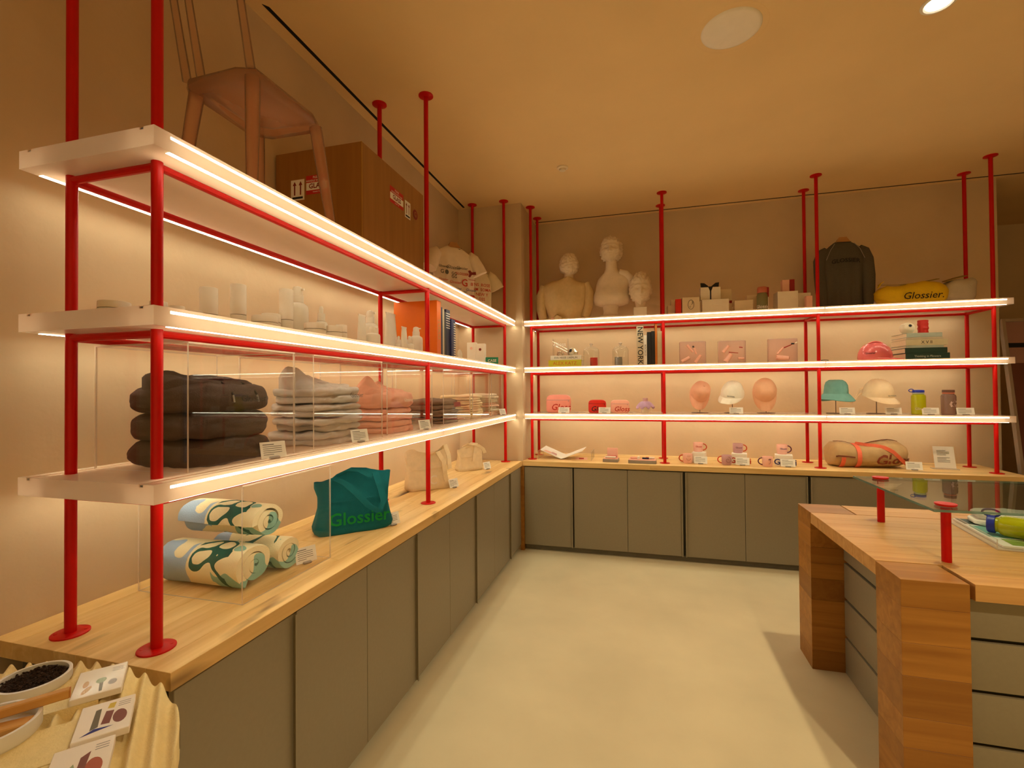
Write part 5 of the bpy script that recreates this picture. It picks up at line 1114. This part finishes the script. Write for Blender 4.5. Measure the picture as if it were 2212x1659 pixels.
mbox('white mug box with dark blue letters, under the peach mug', 2.535, 3.80, .14, .12, .098, -.22, 'Glossi', 'ink_blue')
mug('pink mug on the left mug box', 1.815, 3.86, ZC + .099, 'mug_pink', 'handle_red', 1, 'text', 'ink_red')
mug('mauve mug on the red-lettered mug box', 2.162, 3.84, ZC + .099, 'mug_mauve', 'handle_red', 1, 'text', 'handle_plum')
mug('peach mug with plum handle on the blue-lettered mug box', 2.530, 3.83, ZC + .099, 'mug_pink', 'handle_plum', 1, 'text', 'ink_blue')
mug('pink smiley mug standing on the worktop', 1.712, 3.77, ZC, 'mug_pink', 'handle_red', -1, 'smile', 'ink_dark_red')
mug('mauve swirl mug standing on the worktop', 2.048, 3.74, ZC, 'mug_mauve', 'handle_red', -1, 'swirl', 'handle_plum')
mug('peach rose mug with plum handle standing on the worktop', 2.382, 3.71, ZC, 'mug_pink', 'handle_plum', -1, 'rose', 'handle_plum')

t = thing('duffel_bag', 'tan duffel bag with coral straps on the back worktop', 'bag', (3.215, 3.90, ZC), .06); rg = []
secs = [(-.305, .07, .06, .085), (-.30, .105, .085, .098), (-.27, .125, .105, .112), (-.20, .135, .112, .108), (-.12, .140, .100, .098), (-.03, .145, .098, .096), (.07, .150, .110, .112), (.16, .148, .118, .120), (.23, .135, .110, .118), (.275, .11, .088, .112), (.298, .07, .06, .105), (.305, .02, .02, .10)]
def dsec(x):
    for a_, b_ in zip(secs, secs[1:]):
        if a_[0] <= x <= b_[0]:
            k = (x - a_[0]) / (b_[0] - a_[0]); return [p + (q - p) * k for p, q in zip(a_[1:], b_[1:])]
    return secs[-1][1:]
for i in range(46):
    x = -.305 + .61 * i / 45; ry, rz_, cz = dsec(x)
    rg.append([(x, y, max(.0, cz + z_)) for (y, z_, _) in ell(0, 0, 0, ry, rz_, 40, 2.3)])
obj('bag_body', MB().loft(rg), 'duffel_tan', t, smooth=75, wr=(.009, 10, 2))
def onbag(x, a_, e=.006):
    ry, rz_, cz = dsec(x); c_, s_ = math.cos(a_), math.sin(a_); return (x, math.copysign(abs(c_) ** (2 / 2.3), c_) * (ry + e), max(.002, cz + math.copysign(abs(s_) ** (2 / 2.3), s_) * (rz_ + e)))
A = lambda d_: math.radians(d_)
obj('strap', MB().ribbon([onbag(-.11, A(d_), .008) for d_ in range(250, 85, -12)], (1, 0, 0), .034, .004), 'strap_coral', t, smooth=60)
obj('strap', MB().ribbon([onbag(-.10 + .36 * k / 12, A(100 + 118 * (k / 12) ** 1.3), .012) for k in range(13)], (.35, -.2, .8), .030, .004), 'strap_coral', t, smooth=60)
obj('strap', MB().ribbon([onbag(-.23 + .0 * k, A(250 - 8 * k), .010) for k in range(9)], (1, 0, 0), .032, .004), 'strap_coral', t, smooth=60)
obj('zipper', MB().ribbon([onbag(-.285 + .14 * k / 8, A(182), .008) for k in range(9)], (0, .1, 1), .012, .004), 'zip_brown', t); obj('top_zipper', MB().ribbon([onbag(-.26 + .50 * k / 14, A(92), .006) for k in range(15)], (0, 1, 0), .016, .004), 'zip_brown', t)
lettering('Gloss', .125, 'duffel_print', t, lambda x, y: onbag(min(.30, .155 + x), PI + math.atan2(.042 - y, .12), .0095), 0, .02)

t = thing('sign_holder', 'clear acrylic sign holder with a white notice at the right end', 'sign', (3.785, 3.86, ZC), -.1)
tl = A(14); f = plane((0, 0, .006), (1, 0, 0), (0, math.sin(tl), math.cos(tl)))
def slab(w, h, th, mat, nm, e, off=(0, 0)):
    mb = MB(); v = []
    for d_ in (e, e + th):
        for a_, b_ in ((-w / 2, 0), (w / 2, 0), (w / 2, h), (-w / 2, h)):
            p = Vector(f(a_ + off[0], b_ + off[1])) + Vector((0, -math.cos(tl), math.sin(tl))) * d_; v.append(tuple(p))
    mb.add(v, [(3, 2, 1, 0), (4, 5, 6, 7), (0, 1, 5, 4), (1, 2, 6, 5), (2, 3, 7, 6), (3, 0, 4, 7)]); return obj(nm, mb, mat, t)
slab(.175, .195, .003, 'acrylic_clear', 'acrylic_front', .003); nt_ = slab(.145, .185, .001, 'card_white', 'notice', .0015, (.0, .004)); slab(.175, .195, .003, 'acrylic_tint', 'acrylic_back', -.003); obj('foot', MB().box((-.09, -.02, 0), (.09, .05, .005), .001), 'acrylic_edge', t)
pr = MB()
for i in range(9):
    if i in (4,): continue
    y0 = .150 - .012 * i; ln = .085 if i % 3 else .062; e = .0072
    pr.add([tuple(Vector(f(a_, b_)) + Vector((0, -math.cos(tl), math.sin(tl))) * e) for a_, b_ in ((-.05, y0), (-.05 + ln, y0), (-.05 + ln, y0 + .0035), (-.05, y0 + .0035))], [(0, 1, 2, 3)])
obj('printed_text', pr, 'ink_grey', nt_, fix=False)

# ------------------------------------------------------------------ leaning framed panel at the right edge
t = thing('leaning_panel', 'tall framed dark maroon panel leaning at the right edge', 'panel', (4.432, 3.968, 0), .10, None); t.rotation_euler = (A(-7.2), 0, .10)
obj('frame_side', MB().box((0, -.02, 0), (.028, .02, 2.2), .002), 'panel_frame', t); obj('frame_side', MB().box((1.172, -.02, 0), (1.20, .02, 2.2), .002), 'panel_frame', t)
obj('frame_rail', MB().box((.0285, -.02, 2.172), (1.1715, .02, 2.2), .002), 'panel_frame', t); obj('frame_rail', MB().box((.0285, -.02, 0), (1.1715, .02, .028), .002), 'panel_frame', t)
obj('upper_field', MB().box((.0285, -.006, 1.98), (1.1715, .012, 2.1715)), 'panel_upper', t); obj('divider', MB().box((.0285, -.010, 1.94), (1.1715, .012, 1.979)), 'slot_black', t); obj('middle_field', MB().box((.0285, -.006, 1.80), (1.1715, .012, 1.939)), 'panel_upper', t); obj('lower_field', MB().box((.0285, -.006, .0285), (1.1715, .012, 1.799)), 'panel_maroon', t)

# ------------------------------------------------------------------ tray on the oak table
t = thing('acrylic_tray', 'shallow clear acrylic tray holding bottles on the oak table', 'tray', (3.12, 1.735, ZC), A(-8)); w, d = .64, .54
obj('base', MB().box((-w / 2, -d / 2, 0), (w / 2, d / 2, .004)), 'acrylic_edge', t)
for p0, p1, k in (((-w / 2, -d / 2, .004), (w / 2, -d / 2 + .004, .045), 1), ((-w / 2, d / 2 - .004, .004), (w / 2, d / 2, .045), 1), ((-w / 2, -d / 2 + .004, .004), (-w / 2 + .004, d / 2 - .004, .045), 0), ((w / 2 - .004, -d / 2 + .004, .004), (w / 2, d / 2 - .004, .045), 0)): pane('wall', p0, p1, t, k)
t = thing('picture_book', 'glossy picture book lying flat in the acrylic tray', 'book', (3.09, 1.735, ZC + .0045), A(-8)); obj('cover', MB().box((-.26, -.24, 0), (.26, .24, .010), .001), 'tray_print', t)
for x0, y0, x1, y1, m_ in ((-.255, .12, -.17, .235, 'book_green'), (-.25, -.10, -.12, .10, 'hat_teal'), (-.22, -.22, -.02, -.12, 'lime_label')): sheet(x1 - x0, y1 - y0, m_, t, plane(((x0 + x1) / 2, (y0 + y1) / 2, .0106), (1, 0, 0), (0, 1, 0)), 'picture_print')
t = thing('folded_towel', 'white folded towel in the acrylic tray on the oak table', 'towel', (3.09, 1.885, ZC + .0150), A(-10)); obj('cloth', fold_mesh(.42, .17, .07, 71, .008).copy(), 'towel_white', t)
def lying_bottle(label, loc, rz, mat, capm):
    t = thing('lying_bottle', label, 'water bottle', loc, 0, None, (0, PI / 2, rz)); r = .046
    obj('body', MB().lathe([(.038, 0), (r, .008), (r, .15), (.040, .165), (.033, .172), (.033, .18)], 30), mat, t, smooth=40)
    c = obj('cap', MB().lathe([(.036, .180), (.040, .182), (.040, .205), (.036, .209), (0, .21)], 26), capm, t, smooth=35); obj('cap_loop', MB().tube([(-.052 + .016 * math.cos(a_), 0, .196 + .030 * math.sin(a_)) for a_ in [2 * PI * k / 16 for k in range(16)]], .0045, 6, True), capm, c, smooth=50)
    return t
lying_bottle('yellow-green bottle with blue cap lying in the acrylic tray', (3.02, 1.60, ZC + .0625), A(142), 'bottle_yellow', 'cap_blue')
t = lying_bottle('lime bottle with its base towards the camera in the tray', (2.90, 1.50, ZC + .0625), A(40), 'bottle_yellow', 'cap_taupe')

# ------------------------------------------------------------------ corrugated display stand in the near left corner
DX, DY, DR_, DZ = .10, -.685, .515, .95
U = Vector((.752, -.659, 0)); Wv = Vector((.659, .752, 0))
t = thing('round_display', 'round cream display stand with corrugated plaster top', 'display stand', (DX, DY, 0))
N_ = 420; v = []; f = []; pitch = .0335
def hz(w_): return DZ - .020 + .020 * (.5 + .5 * math.sin(2 * PI * w_ / pitch)) ** 1.25
cols = 9; rows = []
for i in range(N_ + 1):
    w_ = -DR_ * .9995 + 2 * DR_ * .9995 * i / N_; half = math.sqrt(max(0, DR_ ** 2 - w_ ** 2)); row = []
    for k in range(cols):
        u_ = half * (2 * k / (cols - 1) - 1); p = U * u_ + Wv * w_; row.append((p.x, p.y, hz(w_) - (.004 if k in (0, cols - 1) else 0)))
    rows.append(row)
mb = MB(); C_ = cols
for r in rows: v += r
for r in rows: v += [(p[0], p[1], DZ - .055) for p in (r[0], r[-1])]
for i in range(N_):
    for k in range(C_ - 1): f.append((i * C_ + k, i * C_ + k + 1, (i + 1) * C_ + k + 1, (i + 1) * C_ + k))
    b0 = (N_ + 1) * C_; f.append((i * C_, (i + 1) * C_, b0 + 2 * (i + 1), b0 + 2 * i)); f.append((i * C_ + C_ - 1, b0 + 2 * i + 1, b0 + 2 * (i + 1) + 1, (i + 1) * C_ + C_ - 1)); f.append((b0 + 2 * i, b0 + 2 * (i + 1), b0 + 2 * (i + 1) + 1, b0 + 2 * i + 1))
obj('corrugated_top', mb.add(v, f), 'sand_plaster', t, smooth=60)
obj('drum', MB().lathe([(DR_ - .03, 0), (DR_ - .03, DZ - .056)], 64), 'sand_plaster', t, smooth=40)
def dpt(p): return Vector((p[0] - DX, p[1] - DY, 0))
LED_P = []
def ledge(corner_r, length, width, z0):
    # raised flat ledge: starts at corner_r (right end) and runs to -Wv
    mb = MB(); c = dpt(corner_r); pts = [c, c + U * width, c + U * width - Wv * length, c - Wv * length]
    mb.add([(p.x, p.y, z0 - .03) for p in pts] + [(p.x, p.y, z0) for p in pts], [(3, 2, 1, 0), (4, 5, 6, 7), (0, 1, 5, 4), (1, 2, 6, 5), (2, 3, 7, 6), (3, 0, 4, 7)]); return obj('flat_ledge', mb, 'sand_plaster', t)
LZ = DZ + .005
ledge((.118, -.205), .46, .125, LZ); ledge((.270, -.305), .50, .120, LZ); ledge((.355, -.395), .48, .16, LZ)
def tile(label, pr, items):
    # pr: top-right (back right) corner on the ledge
    c = Vector((pr[0], pr[1], LZ)); t = thing('photo_tile', label, 'tile', tuple(c + U * .0575 - Wv * .041), math.atan2(-.659, .752) - 0, 'acrylic photo tiles on the display stand')
    # local x runs along U (towards the camera), local y runs along Wv (to the right)
    obj('tile_body', MB().box((-.0575, -.041, 0), (.0575, .041, .013), .001), 'white_box', t); obj('clear_cover', MB().box((-.0575, -.041, .0132), (.0575, .041, .0165), .0006), 'tile_gloss', t)
    for pts, m_ in items:
        mb = MB(); mb.add([(q * .0575, p * .041, .0131) for p, q in pts], [tuple(range(len(pts)))]); obj('print', mb, m_, t, fix=False)
    for i in range(3):
        mb = MB(); mb.add([(x_ * .0575, y_ * .041, .0131) for y_, x_ in ((.40, -.75 + .12 * i), (.85, -.75 + .12 * i), (.85, -.71 + .12 * i), (.40, -.71 + .12 * i))], [(0, 1, 2, 3)]); obj('printed_text', mb, 'holder_grey', t, fix=False)
    return t
oval = lambda cx, cy, rx, ry, rot=0: [(cx + rx * math.cos(a_) * math.cos(rot) - ry * math.sin(a_) * math.sin(rot), cy + rx * math.cos(a_) * math.sin(rot) + ry * math.sin(a_) * math.cos(rot)) for a_ in [2 * PI * k / 18 for k in range(18)]]
clear('tile_gloss', (255, 255, 255), .22, .12)
M('print_sage', (150, 160, 120), .6); M('print_amber', (196, 150, 90), .6); M('print_rust', (170, 84, 56), .6); M('print_wine', (124, 66, 54), .6)
M('print_umber', (100, 92, 70), .6)
tile('acrylic photo tile with pale flower petals, farthest on the stand', (.150, -.184), [(oval(-.45, .55, .13, .30, .5), 'print_amber'), (oval(.05, .05, .22, .20), 'print_sage'), ([(.0, .2), (.08, .85), (.2, .85), (.16, .2)], 'print_umber'), (oval(-.55, .1, .12, .25), 'print_amber'), (oval(.55, .35, .18, .20), 'holder_grey')])
tile('acrylic photo tile with dark vanilla pods and a red disc', (.288, -.268), [(oval(.55, .15, .26, .40, -.15), 'print_wine'), ([(-.02, -.35), (.28, -.30), (.22, .45), (-.10, .40)], 'print_wine'), ([(-.42, -.55), (-.22, -.6), (-.18, .5), (-.45, .6)], 'print_umber'), ([(-.75, .82), (-.3, .55), (.4, .62), (-.2, .72)], 'ink_blue'), ([(.05, -.8), (.3, -.8), (.25, -.45), (.0, -.5)], 'ink_yellow')])
tile('acrylic photo tile with a green leaf and red seed, nearest the camera', (.372, -.365), [(oval(.5, .3, .28, .42, -.2), 'print_rust'), ([(-.02, -.3), (.28, -.5), (.2, .5), (-.05, .5)], 'print_wine'), ([(-.7, .6), (-.2, -.1), (-.05, .35), (-.4, .7)], 'print_sage')])
def dish(label, pos, r, h):
    t = thing('shallow_dish', label, 'dish', (pos[0], pos[1], LZ), 0, 'round white dishes on the display stand')
    obj('dish_wall', MB().lathe([(0, 0), (r * .94, 0), (r, .006), (r, h), (r - .004, h + .001), (r - .006, h), (r - .006, .006), (0, .006)], 48), 'dish_white', t, smooth=45)
    return t
dish('round white dish filled with dark seeds', (.021 + .008, -.291), .062, .022)
s_ = thing('dark_seeds', 'heap of dark brown seeds in the round white dish', 'seeds', (.029, -.291, LZ + .0065)); s_['kind'] = 'stuff'
mb = MB(); rg = random.Random(4)
for i in range(900):
    a_ = rg.uniform(0, 2 * PI); rr = .053 * math.sqrt(rg.random()); q = Vector((rr * math.cos(a_), rr * math.sin(a_), rg.uniform(.004, .012))); e = rg.uniform(.0016, .003); ax = rg.uniform(0, PI)
    dx, dy = math.cos(ax) * e * 1.8, math.sin(ax) * e * 1.8
    mb.add([(q.x + dx, q.y + dy, q.z), (q.x - dx, q.y - dy, q.z), (q.x - dy * .5, q.y + dx * .5, q.z + e * .3), (q.x + dy * .5, q.y - dx * .5, q.z + e * .3), (q.x, q.y, q.z + e), (q.x, q.y, q.z - e)], [(0, 2, 4), (2, 1, 4), (1, 3, 4), (3, 0, 4), (2, 0, 5), (1, 2, 5), (3, 1, 5), (0, 3, 5)])
o = obj('seed_grains', mb, 'soil', s_); o['kind'] = 'stuff'
obj('seed_bed', MB().lathe([(0, 0), (.0555, 0), (.0545, .006), (0, .008)], 32), 'soil', s_)
dish('round white dish holding the wooden sticks', (.145, -.425), .072, .030)
dR = math.atan2(.752, .659)
for lb, px, py, pz, an, L_ in (('upper pale wooden stick lying across the dish', .155, -.395, .040, dR + .10, .16), ('middle wooden stick lying in the dish', .150, -.425, .018, dR - .12, .12), ('lower wooden stick nearest the camera in the dish', .165, -.440, .019, dR + .05, .115)):
    t = thing('wooden_stick', lb, 'stick', (px, py, LZ + pz), an, 'wooden sticks in the dish'); obj('shaft', MB().box((-L_ / 2, -.0085, -.0085), (L_ / 2 - .0006, .0085, .0085), .002), 'stick_wood', t); obj('end_grain', MB().box((L_ / 2 - .0006, -.008, -.008), (L_ / 2, .008, .008)), 'book_rust', t)
